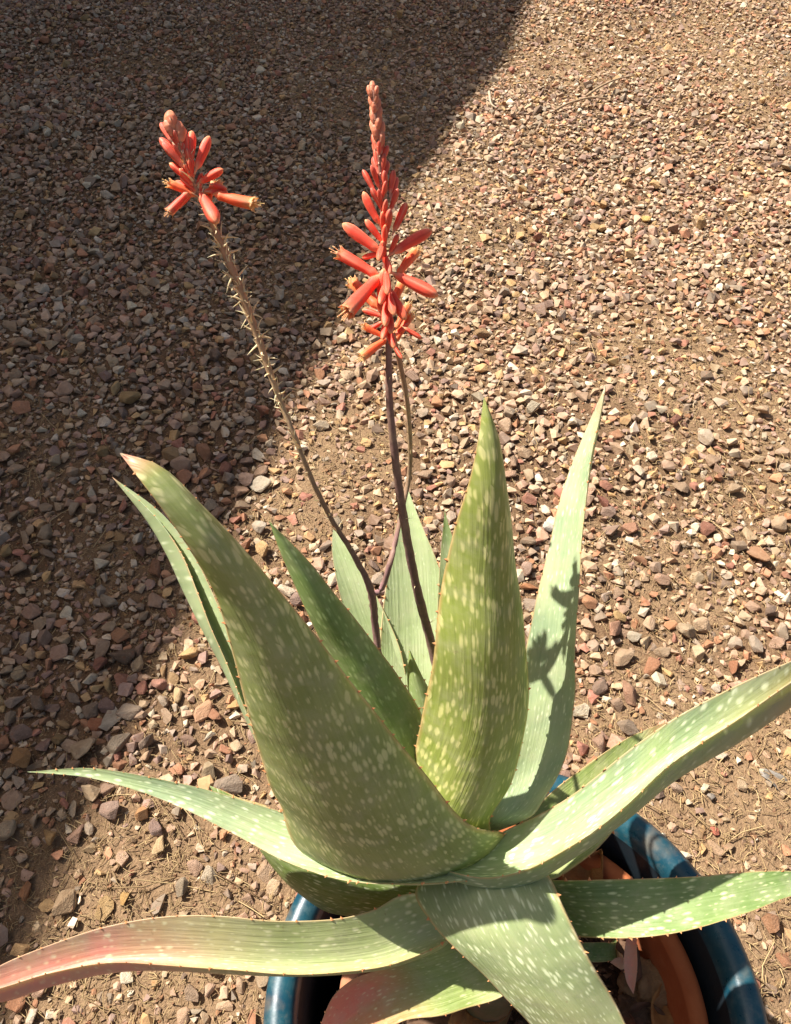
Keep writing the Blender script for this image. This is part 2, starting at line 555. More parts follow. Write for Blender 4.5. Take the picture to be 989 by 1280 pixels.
LEAVES['C2'] = dict(face='out', sag=.10, th=.007, base=.46, label='shaded dark green leaf below the long pale leaf',
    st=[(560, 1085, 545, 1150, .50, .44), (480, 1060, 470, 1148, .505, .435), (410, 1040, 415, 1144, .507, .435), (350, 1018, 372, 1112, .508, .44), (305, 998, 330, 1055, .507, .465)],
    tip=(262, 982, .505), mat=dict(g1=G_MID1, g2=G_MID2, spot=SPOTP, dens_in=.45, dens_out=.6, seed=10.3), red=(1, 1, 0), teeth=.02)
LEAVES['D'] = dict(face='in', sag=.2, th=.009, base=.50, label='long pale leaf reaching over the pot with a pink margin',
    st=[(585, 1065, 548, 1084, .53, .552, 560, 1094, .537), (640, 1035, 606, 1096, .545, .556, 615, 1102, .537), (690, 1008, 662, 1087, .572, .564, 668, 1094, .541), (740, 975, 716, 1056, .592, .586, 722, 1062, .562), (800, 928, 781, 1008, .612, .605, 786, 1016, .582), (850, 894, 838, 955, .626, .621, 846, 970, .598), (920, 857, 920, 900, .637, .632, 930, 922, .612),
        (989, 826, 989, 852, .645, .641, 996, 878, .622), (1050, 800, 1052, 815, .648, .645, 1056, 830, .632)],
    tip=(1110, 772, .642), mat=dict(g1=G_BLU1, g2=lin(150, 168, 112), spot=SPOTP, dens_in=.85, dens_out=.6, seed=11.3), red=(.55, .8, .35), teeth=.018)
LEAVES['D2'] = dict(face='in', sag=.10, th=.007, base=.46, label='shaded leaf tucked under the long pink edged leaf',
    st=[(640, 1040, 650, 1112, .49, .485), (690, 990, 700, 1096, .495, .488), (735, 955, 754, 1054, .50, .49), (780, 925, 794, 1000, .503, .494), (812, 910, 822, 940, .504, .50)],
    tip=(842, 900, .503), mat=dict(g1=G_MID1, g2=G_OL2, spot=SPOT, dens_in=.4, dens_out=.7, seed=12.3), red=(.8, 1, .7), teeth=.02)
LEAVES['E'] = dict(face='in', sag=.05, th=.009, base=.46, label='long leaf flushing pink towards its tip beside the pot',
    st=[(585, 1120, 570, 1165, .505, .488, 572, 1160, .480), (510, 1117, 548, 1182, .505, .486, 545, 1174, .478), (468, 1137, 488, 1206, .507, .487, 486, 1197, .478), (420, 1149, 425, 1215, .510, .489, 425, 1206, .479), (350, 1151, 352, 1218, .512, .490, 352, 1208, .479), (275, 1144, 280, 1213, .512, .490, 280, 1206, .478), (200, 1147, 203, 1205, .508, .489, 203, 1205, .475),
        (130, 1159, 135, 1203, .500, .486, 135, 1212, .468), (60, 1182, 66, 1215, .488, .479, 66, 1230, .461), (0, 1207, 6, 1233, .475, .470, 6, 1250, .451)],
    tip=(-90, 1262, .450), mat=dict(g1=lin(150, 160, 102), g2=lin(166, 174, 116), spot=lin(212, 210, 160), dens_in=.72, dens_out=.6, seed=13.3, sx=.0042, sy=.013, pink=lin(206, 138, 122)), red=(.34, .74, 1.15), teeth=.02)
LEAVES['H'] = dict(face='in', sag=.16, th=.008, base=.44, label='short drooping leaf flushed red, hanging inside the pot rim',
    st=[(610, 1150, 650, 1205, .47, .465), (570, 1172, 632, 1243, .472, .455), (520, 1195, 570, 1266, .472, .45), (475, 1212, 510, 1275, .466, .442), (438, 1226, 465, 1297, .452, .432), (412, 1253, 430, 1315, .436, .42)],
    tip=(385, 1330, .405), mat=dict(g1=lin(132, 148, 78), g2=lin(150, 162, 92), spot=lin(216, 216, 160), dens_in=.45, dens_out=.6, seed=14.3, pink=lin(216, 124, 100)), red=(.40, .72, 1.0), teeth=.016)
LEAVES['I'] = dict(face='in', sag=-.15, th=.011, base=.48, label='broad front leaf curving down out of the pot',
    st=[(550, 1090, 665, 1078, .515, .525), (519, 1112, 685, 1093, .518, .537), (536, 1150, 706, 1135, .518, .540), (570, 1188, 728, 1180, .513, .530), (612, 1226, 752, 1225, .503, .514), (655, 1272, 780, 1275, .487, .493), (695, 1330, 802, 1330, .466, .469), (730, 1390, 815, 1385, .442, .442)],
    tip=(785, 1480, .41), mat=dict(g1=lin(140, 154, 104), g2=lin(158, 168, 114), spot=lin(222, 228, 180), dens_in=.9, dens_out=.7, seed=15.3, pink=lin(206, 160, 120)), red=(.35, .9, .55), teeth=.018)
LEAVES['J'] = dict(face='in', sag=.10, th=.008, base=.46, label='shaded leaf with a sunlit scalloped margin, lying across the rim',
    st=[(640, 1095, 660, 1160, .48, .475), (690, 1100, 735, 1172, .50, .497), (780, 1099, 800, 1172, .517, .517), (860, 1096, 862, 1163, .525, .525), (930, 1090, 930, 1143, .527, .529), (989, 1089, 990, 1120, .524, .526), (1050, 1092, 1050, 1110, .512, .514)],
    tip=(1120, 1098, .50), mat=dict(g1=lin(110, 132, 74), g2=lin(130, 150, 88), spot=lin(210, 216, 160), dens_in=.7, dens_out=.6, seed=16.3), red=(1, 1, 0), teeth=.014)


def catmull(P, n):
    """resample rows of P (k, d) at n chord-length steps with a Catmull-Rom spline; columns 0:3 carry length"""
    P = np.asarray(P, float)
    seg = np.linalg.norm(np.diff(P[:, :3], axis=0), axis=1) + 1e-9
    t = np.concatenate([[0], np.cumsum(seg)])
    m = np.zeros_like(P)
    m[1:-1] = (P[2:] - P[:-2]) / (t[2:] - t[:-2])[:, None]
    m[0] = (P[1] - P[0]) / seg[0]
    m[-1] = (P[-1] - P[-2]) / seg[-1]
    s = np.linspace(0, t[-1], n)
    i = np.clip(np.searchsorted(t, s, side='right') - 1, 0, len(seg) - 1)
    h = seg[i][:, None]
    x = ((s - t[i]) / seg[i])[:, None]
    h00, h10 = 2 * x**3 - 3 * x**2 + 1, x**3 - 2 * x**2 + x
    h01, h11 = -2 * x**3 + 3 * x**2, x**3 - x**2
    return h00 * P[i] + h10 * h * m[i] + h01 * P[i + 1] + h11 * h * m[i + 1], s


CAMP = np.array([0, 0, CAM_H * S])


def nrm(a):
    return a / (np.linalg.norm(a, axis=-1, keepdims=True) + 1e-12)


def leaf_outline(d):
    L = [(s[0], s[1]) for s in d['st']]
    R = [(s[2], s[3]) for s in d['st']]
    return L + [d['tip'][:2]] + R[::-1]


def smoothstep(a, b, x):
    t = np.clip((x - a) / (b - a), 0, 1)
    return t * t * (3 - 2 * t)


def build_leaf(key, d, parent):
    rows = []
    Ls = [at_z(s[0], s[1], s[4]) for s in d['st']]
    Rs = [at_z(s[2], s[3], s[5]) for s in d['st']]
    hasK = len(d['st'][0]) > 6
    Ks = [at_z(s[6], s[7], s[8]) for s in d['st']] if hasK else [np.zeros(3)] * len(Ls)
    tip = at_z(*d['tip'])
    # root of the leaf on the stem
    ax = axis_at(d['base'])
    c0 = (Ls[0] + Rs[0]) / 2
    hv = (Rs[0] - Ls[0]) / 2
    root = c0 + (ax - c0) * 0.75
    rw = min(1.0, 0.030 * S / (np.linalg.norm(hv) + 1e-9))
    Ls = [root - hv * rw] + Ls + [tip]
    Rs = [root + hv * rw] + Rs + [tip]
    Ks = [root + (Ks[0] - c0) * 0.5 if hasK else root] + list(Ks) + [tip]
    C = (np.array(Ls) + np.array(Rs)) / 2
    P = np.hstack([C, np.array(Ls), np.array(Rs), np.array(Ks)])
    NS, MW = 64, 15
    P, s = catmull(P, NS)
    # closer stations near the tip
    C, L, R, K = P[:, :3], P[:, 3:6], P[:, 6:9], P[:, 9:12]
    T = nrm(np.gradient(C, axis=0))
    H = (R - L) / 2
    hw = np.linalg.norm(H, axis=1)
    Hn = nrm(H)
    for _ in range(2):
        Hn = nrm(np.vstack([Hn[:1], (Hn[:-2] + Hn[1:-1] + Hn[2:]) / 3, Hn[-3:-2]]))
    nn = nrm(np.cross(T, Hn))
    mid = NS // 2
    sgn = np.sign(np.dot(nn[mid], CAMP - C[mid]))
    if d['face'] == 'out':
        sgn = -sgn
    nn = nn * sgn                                   # towards the inner (upper) face
    f = s / s[-1]
    taper = np.clip((1 - f) * 6, 0, 1) ** 0.6
    th = S * d['th'] * (1.15 - 0.75 * f) * taper + 0.0006
    th = np.minimum(th, hw * 0.9 + 0.0006)
    fade = 0.3 + 0.7 * smoothstep(0, .2, f)
    sag = d['sag'] * 2 * hw * fade
    th = th * (0.4 + 0.6 * fade)
    r2 = np.random.default_rng(abs(hash(key)) % 1000 if False else sum(ord(c) for c in key))
    w = np.sin(np.linspace(-math.pi / 2, math.pi / 2, MW))
    ph = r2.uniform(0, 6.28, 6)
    wav = 0.05 * hw * (np.sin(f * 17 + ph[0]) + 0.6 * np.sin(f * 31 + ph[1]))
    V, co, side, edge, red, along = [], [], [], [], [], []
    r0, r1, ra = d['red']
    ringn = 2 * MW - 2
    for i in range(NS):
        for k in range(ringn):
            if k < MW:
                ww, inner = w[k], True
            else:
                ww, inner = w[2 * MW - 2 - k], False
            prof_i = 1 - abs(ww) ** 1.8
            prof_o = 1 - abs(ww) ** 2.4
            if hasK:
                b = K[i] - C[i]
                off = b * (0.45 * prof_i) if inner else b * prof_o
            else:
                off = -nn[i] * (sag[i] * prof_i) if inner else -nn[i] * (sag[i] * prof_i + th[i] * prof_o)
            p = C[i] + H[i] * ww + off
            p = p + nn[i] * wav[i] * abs(ww) ** 3 * (1 if ww > 0 else -0.7)
            V.append(p)
            co.append((ww * hw[i], s[i], 0))
            side.append(0.0 if inner else 1.0)
            edge.append(abs(ww) if hw[i] > 0.004 else 0.0)
            rv = ra * smoothstep(r0, r1, f[i]) if r0 < 1 else 0.0
            if r0 < 1 and key == 'E':
                rv *= 0.78 + 0.14 * math.sin(2 * ww + 1.0)
            elif r0 < 1 and key in ('D', 'I'):
                rv *= 0.75 + 0.35 * math.sin(3 * ww + 1.0)
            if r0 < 1 and key == 'H':
                rv = min(1, rv * (1.15 if ww < 0.2 else 0.75))
            red.append(rv)
            along.append(f[i])
    ids = np.arange(NS * ringn).reshape(NS, ringn)
    nxt = np.roll(ids, -1, axis=1)
    quads = np.stack([ids[:-1], nxt[:-1], nxt[1:], ids[1:]], -1).reshape(-1, 4)
    if sgn * (1 if True else 0) < 0:
        quads = quads[:, ::-1]
    V = np.array(V)
    # caps
    tris = []
    nb = len(V)
    V = np.vstack([V, C[0], C[-1]])
    for k in range(ringn):
        a, b = ids[0, k], ids[0, (k + 1) % ringn]
        tris.append((nb, b, a))
        a, b = ids[-1, k], ids[-1, (k + 1) % ringn]
        tris.append((nb + 1, a, b))
    tris = np.array(tris)
    if sgn < 0:
        tris = tris[:, ::-1]
    me = mesh_np('leaf', V, quads, tris)
    pad = lambda a, v: np.array(list(a) + [v, v])
    add_attr(me, 'leafco', np.vstack([np.array(co), [[0, 0, 0], [0, s[-1], 0]]]), 'FLOAT_VECTOR')
    add_attr(me, 'side', pad(side, 0))
    add_attr(me, 'edge', pad(edge, 0))
    add_attr(me, 'red', np.array(red + [0, red[-1]]))
    add_attr(me, 'along', pad(along, 0))
    bm = bmesh.new()
    bm.from_mesh(me)
    bmesh.ops.recalc_face_normals(bm, faces=bm.faces)
    bm.to_mesh(me)
    bm.free()
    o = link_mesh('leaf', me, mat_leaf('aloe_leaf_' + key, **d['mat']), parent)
    o['label'] = d['label']
    # marginal teeth
    TV, TT = [], []
    step = d['teeth']
    for sg, E_ in ((-1, L), (1, R)):
        pos = r2.uniform(0.2, 1) * step + s[-1] * 0.12
        while pos < s[-1] * 0.985:
            i = int(np.searchsorted(s, pos))
            i = min(max(i, 1), NS - 2)
            tt = (pos - s[i - 1]) / (s[i] - s[i - 1])
            e = E_[i - 1] * (1 - tt) + E_[i] * tt
            wv = wav[i] * (1 if sg > 0 else -0.7)
            e = e + nn[i] * wv
            outd = Hn[i] * sg
            size = S * r2.uniform(0.0007, 0.0020) * (0.55 + 0.5 * min(1, hw[i] / 0.03))
            bw = size * 0.75
            dirv = nrm(outd + 0.45 * T[i] + 0.1 * nn[i])
            b0 = e - outd * size * 0.35
            n0 = len(TV)
            TV += [b0 - T[i] * bw, b0 + T[i] * bw, b0 + nn[i] * bw * 0.6, b0 - nn[i] * bw * 0.6, e + dirv * size]
            TT += [(n0, n0 + 2, n0 + 4), (n0 + 2, n0 + 1, n0 + 4), (n0 + 1, n0 + 3, n0 + 4), (n0 + 3, n0, n0 + 4)]
            pos += step * r2.uniform(0.45, 1.8)
    to = link_mesh('margin_teeth', mesh_np('margin_teeth', TV, tris=TT, smooth=False), M_TEETH, o)
    to['kind'] = 'stuff'
    return o


M_TEETH = mat_plain('aloe_teeth', lin(222, 160, 106), lin(208, 132, 88), 200, 0.5, 0, sss=0.2)

# ================================================================== ALOE
aloe = empty('aloe_plant', Vector(axis_at(0.29)))
tag(aloe, 'spotted green aloe with two coral flower spikes growing in the pots', 'plant')
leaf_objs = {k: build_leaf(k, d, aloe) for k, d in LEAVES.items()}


def tube(name, pts, rad, nseg=10, mat=None, parent=None, res=40, wob=0.0):
    P = np.hstack([np.asarray(pts, float), np.asarray(rad, float)[:, None]])
    Q, s = catmull(P, res)
    C, r = Q[:, :3], Q[:, 3]
    T = nrm(np.gradient(C, axis=0))
    up = np.array([0.3, 0.9, 0.1])
    A = nrm(np.cross(T, up))
    B = nrm(np.cross(T, A))
    V = []
    lr = np.random.default_rng(len(pts) * 7 + res)
    for i in range(res):
        for k in range(nseg):
            a = 2 * math.pi * k / nseg
            rr = r[i] * (1 + wob * lr.uniform(-1, 1))
            V.append(C[i] + A[i] * math.cos(a) * rr + B[i] * math.sin(a) * rr)
    ids = np.arange(res * nseg).reshape(res, nseg)
    nx_ = np.roll(ids, -1, axis=1)
    quads = np.stack([ids[:-1], nx_[:-1], nx_[1:], ids[1:]], -1).reshape(-1, 4)
    nb = len(V)
    V += [C[0], C[-1]]
    tris = [(nb, ids[0, k], ids[0, (k + 1) % nseg]) for k in range(nseg)] + [(nb + 1, ids[-1, (k + 1) % nseg], ids[-1, k]) for k in range(nseg)]
    me = mesh_np(name, np.array(V), quads, np.array(tris))
    bm = bmesh.new()
    bm.from_mesh(me)
    bmesh.ops.recalc_face_normals(bm, faces=bm.faces)
    bm.to_mesh(me)
    bm.free()
    tt = np.repeat(s / s[-1], nseg)
    add_attr(me, 't', np.concatenate([tt, [0, 1]]))
    return link_mesh(name, me, mat, parent), Q, s


M_STEM = mat_plain('aloe_stem', lin(96, 104, 66), lin(128, 116, 84), 40, 0.8, 0.4)
tube('stem', [axis_at(z) + np.array([0, 0, 0]) for z in (0.27, 0.33, 0.38, 0.42, 0.46, 0.50)], [.030, .030, .030, .030, .028, .018], 14, M_STEM, aloe, 24, 0.05)


def mat_stalk(name, lo, hi):
    m = NT(name)
    t = m.attr('t')
    co = m.coord('Object')
    c = m.ramp(t, [(0.0, lo[0]), (0.3, lo[1]), (0.6, hi[0]), (1.0, hi[1])])
    n = m.noise(co, 260, 4, 0.7)
    c = m.mix(m.rng(m.noise(co, 70, 3), 0.45, 0.7, 0, 0.5), c, lin(176, 146, 118))
    c = m.mix(m.rng(n, 0.4, 0.7, 0, 0.55), c, m.mix(1, c, (0.55, 0.5, 0.45), 'MULTIPLY'))
    m.bump(n, 0.4, 0.001)
    return m.P(Base_Color=c, Roughness=0.6, Specular_IOR_Level=0.3)


M_STALK1 = mat_stalk('purple_stalk', (lin(150, 118, 112), lin(132, 100, 94)), (lin(136, 104, 92), lin(178, 112, 94)))
M_STALK2 = mat_stalk('dry_stalk', (lin(164, 124, 124), lin(122, 92, 80)), (lin(188, 158, 118), lin(186, 128, 96)))
M_BRACT = mat_plain('dry_bract', lin(212, 184, 138), lin(232, 210, 168), 120, 0.8, 0, sss=0.2)
CORAL = mat_flower('coral_flower', lin(236, 170, 130), lin(234, 88, 66), lin(238, 116, 84), lin(230, 164, 116))
CORALO = mat_flower('orange_flower', lin(236, 150, 100), lin(240, 108, 62), lin(244, 140, 84), lin(236, 184, 122))
CORALB = mat_flower('coral_bud', lin(232, 176, 146), lin(226, 98, 76), lin(206, 98, 80), lin(150, 92, 82))
SALMON = mat_flower('salmon_bud', lin(222, 160, 130), lin(212, 132, 100), lin(200, 128, 100), lin(206, 158, 128))


def flower_mesh(name, kind, bend, mat):
    """unit-length tubular flower along +Z; kind bud / open"""
    NSg, NR = 22, 18
    V, t, rib, seam = [], [], [], []
    for i in range(NSg):
        f = i / (NSg - 1)
        if kind == 'bud':
            r = np.interp(f, [0, .04, .14, .28, .55, .75, .88, .96, 1], [.03, .05, .085, .09, .112, .112, .088, .05, .012])
        elif kind == 'plump':
            r = np.interp(f, [0, .08, .3, .6, .85, .95, 1], [.05, .14, .22, .25, .18, .10, .02])
        else:
            r = np.interp(f, [0, .04, .14, .26, .5, .78, .92, 1], [.03, .05, .09, .082, .105, .112, .108, .13])
        for k in range(NR):
            a = 2 * math.pi * k / NR
            lobe = 1 + 0.05 * math.cos(6 * a) * min(1, f * 2)
            zz = f
            rr = r * lobe
            if kind == 'open' and f > 0.8:
                g = (f - 0.8) / 0.2
                zz = 0.8 + 0.2 * g * (0.68 + 0.32 * (0.5 + 0.5 * math.cos(6 * a)))
                rr *= 1 + 0.12 * g * math.cos(6 * a)
            x, y = rr * math.cos(a), rr * math.sin(a)
            V.append((x + bend * (zz ** 2), y, zz))
            t.append(f)
            rib.append(max(0, math.cos(3 * a)) ** 10 * (0.3 + 0.7 * f))
            seam.append(max(0, -math.cos(3 * a)) ** 6 * f)
    ids = np.arange(NSg * NR).reshape(NSg, NR)
    nx_ = np.roll(ids, -1, axis=1)
    quads = list(np.stack([ids[:-1], nx_[:-1], nx_[1:], ids[1:]], -1).reshape(-1, 4))
    tris = []
    if kind != 'open':
        V.append((bend, 0, 1.0)); t.append(1); rib.append(0)
        tris += [(len(V) - 1, ids[-1, k], ids[-1, (k + 1) % NR]) for k in range(NR)]
    else:
        # inner throat
        n0 = len(V)
        for f, r in ((1.0, .13), (.9, .10), (.75, .09)):
            for k in range(NR):
                a = 2 * math.pi * k / NR
                zz = f if f < 1 else 0.8 + 0.2 * (0.68 + 0.32 * (0.5 + 0.5 * math.cos(6 * a)))
                V.append((r * math.cos(a) + bend * zz ** 2, r * math.sin(a), zz - 0.004))
                t.append(0.97 if f > .8 else .8); rib.append(0)
        i2 = np.arange(n0, n0 + 3 * NR).reshape(3, NR)
        n2 = np.roll(i2, -1, axis=1)
        quads += list(np.stack([ids[-1], nx_[-1], n2[0], i2[0]], -1).reshape(-1, 4))
        quads += list(np.stack([i2[:-1], n2[:-1], n2[1:], i2[1:]], -1).reshape(-1, 4))
        # stamens: thin filaments ending in anthers
        for sa in range(5):
            a = sa * 1.257 + 0.4
            bx, by = .035 * math.cos(a), .035 * math.sin(a)
            ln = 1.06 + 0.10 * ((sa * 7) % 5) / 4
            pts = [(bx + bend * .5, by, .72), (bx * 1.1 + bend, by * 1.1, 1.0), (bx * 1.6 + bend * ln ** 2, by * 1.6, ln)]
            for j, (px, py, pz) in enumerate(pts):
                rr = .008
                for k in range(4):
                    b = k * math.pi / 2
                    V.append((px + rr * math.cos(b), py + rr * math.sin(b), pz)); t.append(0.985); rib.append(0)
            n0 = len(V) - 12
            for j in range(2):
                for k in range(4):
                    quads.append((n0 + j * 4 + k, n0 + j * 4 + (k + 1) % 4, n0 + j * 4 + 4 + (k + 1) % 4, n0 + j * 4 + 4 + k))
            px, py, pz = pts[-1]
            n0 = len(V)
            for dv in ((.016, 0, 0), (-.016, 0, 0), (0, .016, 0), (0, -.016, 0), (0, 0, .03), (0, 0, -.025)):
                V.append((px + dv[0], py + dv[1], pz + dv[2])); t.append(1.0); rib.append(0)
            for a_, b_, c_ in ((0, 2, 4), (2, 1, 4), (1, 3, 4), (3, 0, 4), (2, 0, 5), (1, 2, 5), (3, 1, 5), (0, 3, 5)):
                tris.append((n0 + a_, n0 + b_, n0 + c_))
    # short green-brown pedicel below
    n0 = len(V)
    for j, (zz, r) in enumerate(((-0.16, .02), (0.02, .03))):
        for k in range(6):
            a = k * math.pi / 3
            V.append((r * math.cos(a), r * math.sin(a), zz)); t.append(0.0); rib.append(0)
    for k in range(6):
        quads.append((n0 + k, n0 + (k + 1) % 6, n0 + 6 + (k + 1) % 6, n0 + 6 + k))
    me = mesh_np(name, np.array(V), np.array(quads), np.array(tris) if tris else None)
    add_attr(me, 't', t)
    add_attr(me, 'rib', rib)
    add_attr(me, 'seam', seam + [0.0] * (len(V) - len(seam)))
    me.materials.append(mat)
    return me


FM = {'bud': [flower_mesh('flower', 'bud', b, CORALB) for b in (-.06, .0, .06)],
      'red': [flower_mesh('flower', 'bud', b, CORAL) for b in (-.06, .0, .06)],
      'open': [flower_mesh('flower', 'open', b, CORAL) for b in (-.07, .07)],
      'oopen': [flower_mesh('flower', 'open', b, CORALO) for b in (-.07, .07)],
      'plump': [flower_mesh('flower', 'plump', b, SALMON) for b in (-.05, .05)]}


def put(me, base, tip, parent, name='flower', wide=1.0):
    base, tip = Vector(base), Vector(tip)
    d = tip - base
    ln = d.length
    qd = Vector((0, 0, 1)).rotation_difference(d.normalized()) @ Quaternion((0, 0, 1), random.uniform(0, 6.28))
    M = Matrix.Translation(base) @ qd.to_matrix().to_4x4() @ Matrix.Diagonal((ln * wide, ln * wide, ln, 1))
    return link_mesh(name, me, None, parent, M)


def stalk_point(keys, y):
    """keys: list of (px, py, Y); interpolate along by photo row"""
    ks = sorted(keys, key=lambda k: k[1])
    ys = [k[1] for k in ks]
    return (np.interp(y, ys, [k[0] for k in ks]), np.interp(y, ys, [k[2] for k in ks]))


# ---- front stalk
K1 = [(556, 880, .224), (538, 800, .244), (520, 730, .252), (505, 650, .262), (495, 580, .270), (487, 500, .281), (486, 440, .290), (484, 380, .301), (480, 300, .314), (476, 220, .325), (470, 150, .334), (466, 112, .338)]
st1, Q1, s1 = tube('flower_stalk', [at_y(*k) for k in K1], np.array([.0052, .005, .0045, .0042, .0037, .0032, .0027, .0022, .0020, .0018, .0014, .001]) * .78, 10, M_STALK1, aloe, 80, 0.08)
st1['label'] = 'purple brown stalk with a tall red flower spike'


def fl(kind, bx, by, tx, ty, keys, parent, dz=None, wide=1.0):
    sx_, Yb = stalk_point(keys, by)
    b = at_y(bx, by, Yb)
    # tip of similar camera depth, a little nearer or farther
    db = Yb * S / ray(bx, by)[1]
    ln = math.hypot(tx - bx, ty - by) / FPX * db
    dz = random.uniform(-.45, .35) if dz is None else dz
    t = CAMP + ray(tx, ty) * (db + dz * ln)
    r = FM[kind]
    return put(r[random.randrange(len(r))], b, t, parent, wide=wide)


def z2(x, y):
    return 400 + x * .1875, 90 + y * .1875


def z3(x, y):
    return 400 + x * .1875, 280 + y * .1875


def z1(x, y):
    return 180 + x * .1875, 80 + y * .1875


# crown of young buds, spiralling
ga = 0.0
for i in range(26):
    f = i / 25
    yb = 122 + 104 * f
    xb, Yb = stalk_point(K1, yb)
    ln = (15 + 12 * f)
    ga += 2.39996
    ca, sa = math.cos(ga), math.sin(ga)
    spread = 5.0 + 5 * f
    fl('plump' if f < .62 else 'bud', xb + ca * 2, yb, xb + ca * spread, yb - ln, K1, st1, dz=-sa * 0.4, wide=(1.0 if f < .62 else 1.35))
    b = None
fl('plump', 466, 118, 466, 101, K1, st1, dz=0)
fl('plump', 464, 122, 461, 106, K1, st1, dz=-.2)
fl('plump', 468, 122, 472, 107, K1, st1, dz=-.2)
for kind, a, b, dz in [('bud', (285, 650), (365, 800), -.2), ('bud', (350, 615), (392, 770), -.5), ('bud', (428, 655), (440, 810), -.6), ('bud', (492, 650), (468, 810), -.1), ('bud', (515, 700), (475, 840), .4),
                       ('red', (275, 805), (395, 1010), -.2), ('bud', (350, 765), (425, 930), -.5), ('bud', (522, 775), (468, 925), -.4), ('red', (578, 868), (495, 1060), 0), ('bud', (465, 905), (440, 1090), -.7),
                       ('red', (305, 980), (415, 1130), -.3), ('red', (150, 1010), (400, 1195), 0), ('red', (742, 1035), (490, 1205), .1), ('bud', (525, 1075), (465, 1210), -.5)]:
    bx, by = z2(*b)
    tx, ty = z2(*a)
    fl(kind, bx, by, tx, ty, K1, st1, dz, wide=1.15)
for kind, a, b, dz in [('open', (110, 185), (390, 345), 0), ('red', (280, 225), (405, 195), .6), ('oopen', (632, 165), (520, 340), .4), ('red', (788, 480), (500, 335), -.1), ('open', (155, 600), (400, 345), -.3),
                       ('oopen', (200, 372), (395, 560), .4), ('red', (425, 300), (405, 590), -.5), ('red', (570, 640), (468, 440), -.4), ('oopen', (535, 385), (475, 560), .6), ('red', (280, 570), (420, 615), .2),
                       ('red', (310, 720), (420, 650), .4), ('oopen', (285, 680), (440, 755), 0), ('oopen', (262, 880), (450, 765), -.2), ('oopen', (345, 455), (410, 590), .3)]:
    bx, by = z3(*b)
    tx, ty = z3(*a)
    fl(kind, bx, by, tx, ty, K1, st1, dz, wide=1.15)

for yb, dx, dy in ((300, -7, 26), (318, 9, 24), (330, -3, -30), (338, 5, 30), (352, -8, 30), (360, 10, 34), (372, -2, 36), (384, 7, 32), (396, -7, 30), (405, 6, 30), (310, 2, -30), (292, -3, -28), (276, 4, -28), (262, -5, -26), (250, 5, -24)):
    xb, Yb = stalk_point(K1, yb)
    fl('red' if yb > 290 else 'bud', xb, yb, xb + dx, yb + dy, K1, st1, dz=-.75, wide=1.0)

# ---- left thorny stalk
K2 = [(476, 840, .226), (470, 790, .240), (463, 737, .247), (440, 690, .253), (415, 650, .258), (390, 600, .264), (370, 550, .271), (352, 505, .280), (335, 460, .288), (318, 410, .296), (300, 360, .303), (283, 320, .308), (268, 285, .312), (250, 245, .316), (230, 200, .320), (212, 146, .325)]
st2, Q2, s2 = tube('flower_stalk', [at_y(*k) for k in K2], np.array([.0058, .0056, .0054, .0038, .0034, .0032, .0033, .0036, .0040, .0042, .0045, .0046, .0040, .0024, .0018, .0010]) * .54, 10, M_STALK2, aloe, 90, 0.16)
st2['label'] = 'tan thorny looking stalk with spent bracts and a leaning flower head'
for kind, a, b, dz in [('plump', (160, 310), (195, 440), 0), ('plump', (150, 365), (190, 480), -.3), ('bud', (110, 390), (190, 520), .1), ('plump', (225, 375), (245, 520), 0), ('bud', (200, 440), (230, 560), -.5), ('bud', (250, 420), (260, 570), .3),
                       ('bud', (105, 492), (250, 650), 0), ('bud', (125, 510), (275, 690), -.3), ('red', (272, 440), (285, 620), -.1), ('red', (315, 435), (310, 650), .1), ('bud', (285, 560), (325, 700), -.5),
                       ('red', (437, 480), (350, 700), 0), ('red', (170, 660), (320, 780), -.2), ('red', (528, 700), (370, 790), -.3), ('red', (555, 835), (440, 800), .4), ('oopen', (735, 955), (470, 865), -.1),
                       ('oopen', (160, 775), (350, 880), -.2), ('open', (165, 1000), (300, 850), 0), ('red', (505, 1070), (380, 870), -.5), ('oopen', (460, 780), (430, 920), .3), ('red', (230, 700), (330, 810), -.5), ('red', (560, 860), (430, 850), .2), ('open', (230, 960), (320, 860), .3), ('red', (300, 620), (330, 760), -.6), ('bud', (200, 560), (290, 700), .4), ('red', (430, 960), (370, 850), -.4), ('oopen', (520, 800), (400, 860), .5), ('red', (215, 790), (330, 850), .4), ('bud', (240, 500), (270, 620), -.4)]:
    bx, by = z1(*b)
    tx, ty = z1(*a)
    fl(kind, bx, by, tx, ty, K2, st2, dz, wide=1.28)


ga = 0.5
for i in range(16):
    f = i / 15
    yb = 172 + 78 * f
    xb, Yb = stalk_point(K2, yb)
    ga += 2.39996
    ca, sa = math.cos(ga), math.sin(ga)
    ln = 20 + 12 * f
    fl('bud' if f < .5 else 'red', xb, yb, xb - 8 + ca * (6 + 12 * f), yb - ln * (1 - .45 * f), K2, st2, dz=-sa * .6, wide=1.2)


# dry bracts: curved thin spikes
def bract_mesh(curve):
    V, quads = [], []
    n = 6
    for i in range(n):
        f = i / (n - 1)
        r = 0.10 * (1 - f) ** 0.8 + 0.012
        for k in range(6):
            a = k * math.pi / 3
            V.append((r * math.cos(a) + curve * f * f, 0.55 * r * math.sin(a), f))
    ids = np.arange(n * 6).reshape(n, 6)
    nx_ = np.roll(ids, -1, axis=1)
    quads = np.stack([ids[:-1], nx_[:-1], nx_[1:], ids[1:]], -1).reshape(-1, 4)
    return mesh_np('bract', np.array(V), quads)


BR = [bract_mesh(c) for c in (-.35, .1, .4)]
for b in BR:
    b.materials.append(M_BRACT)


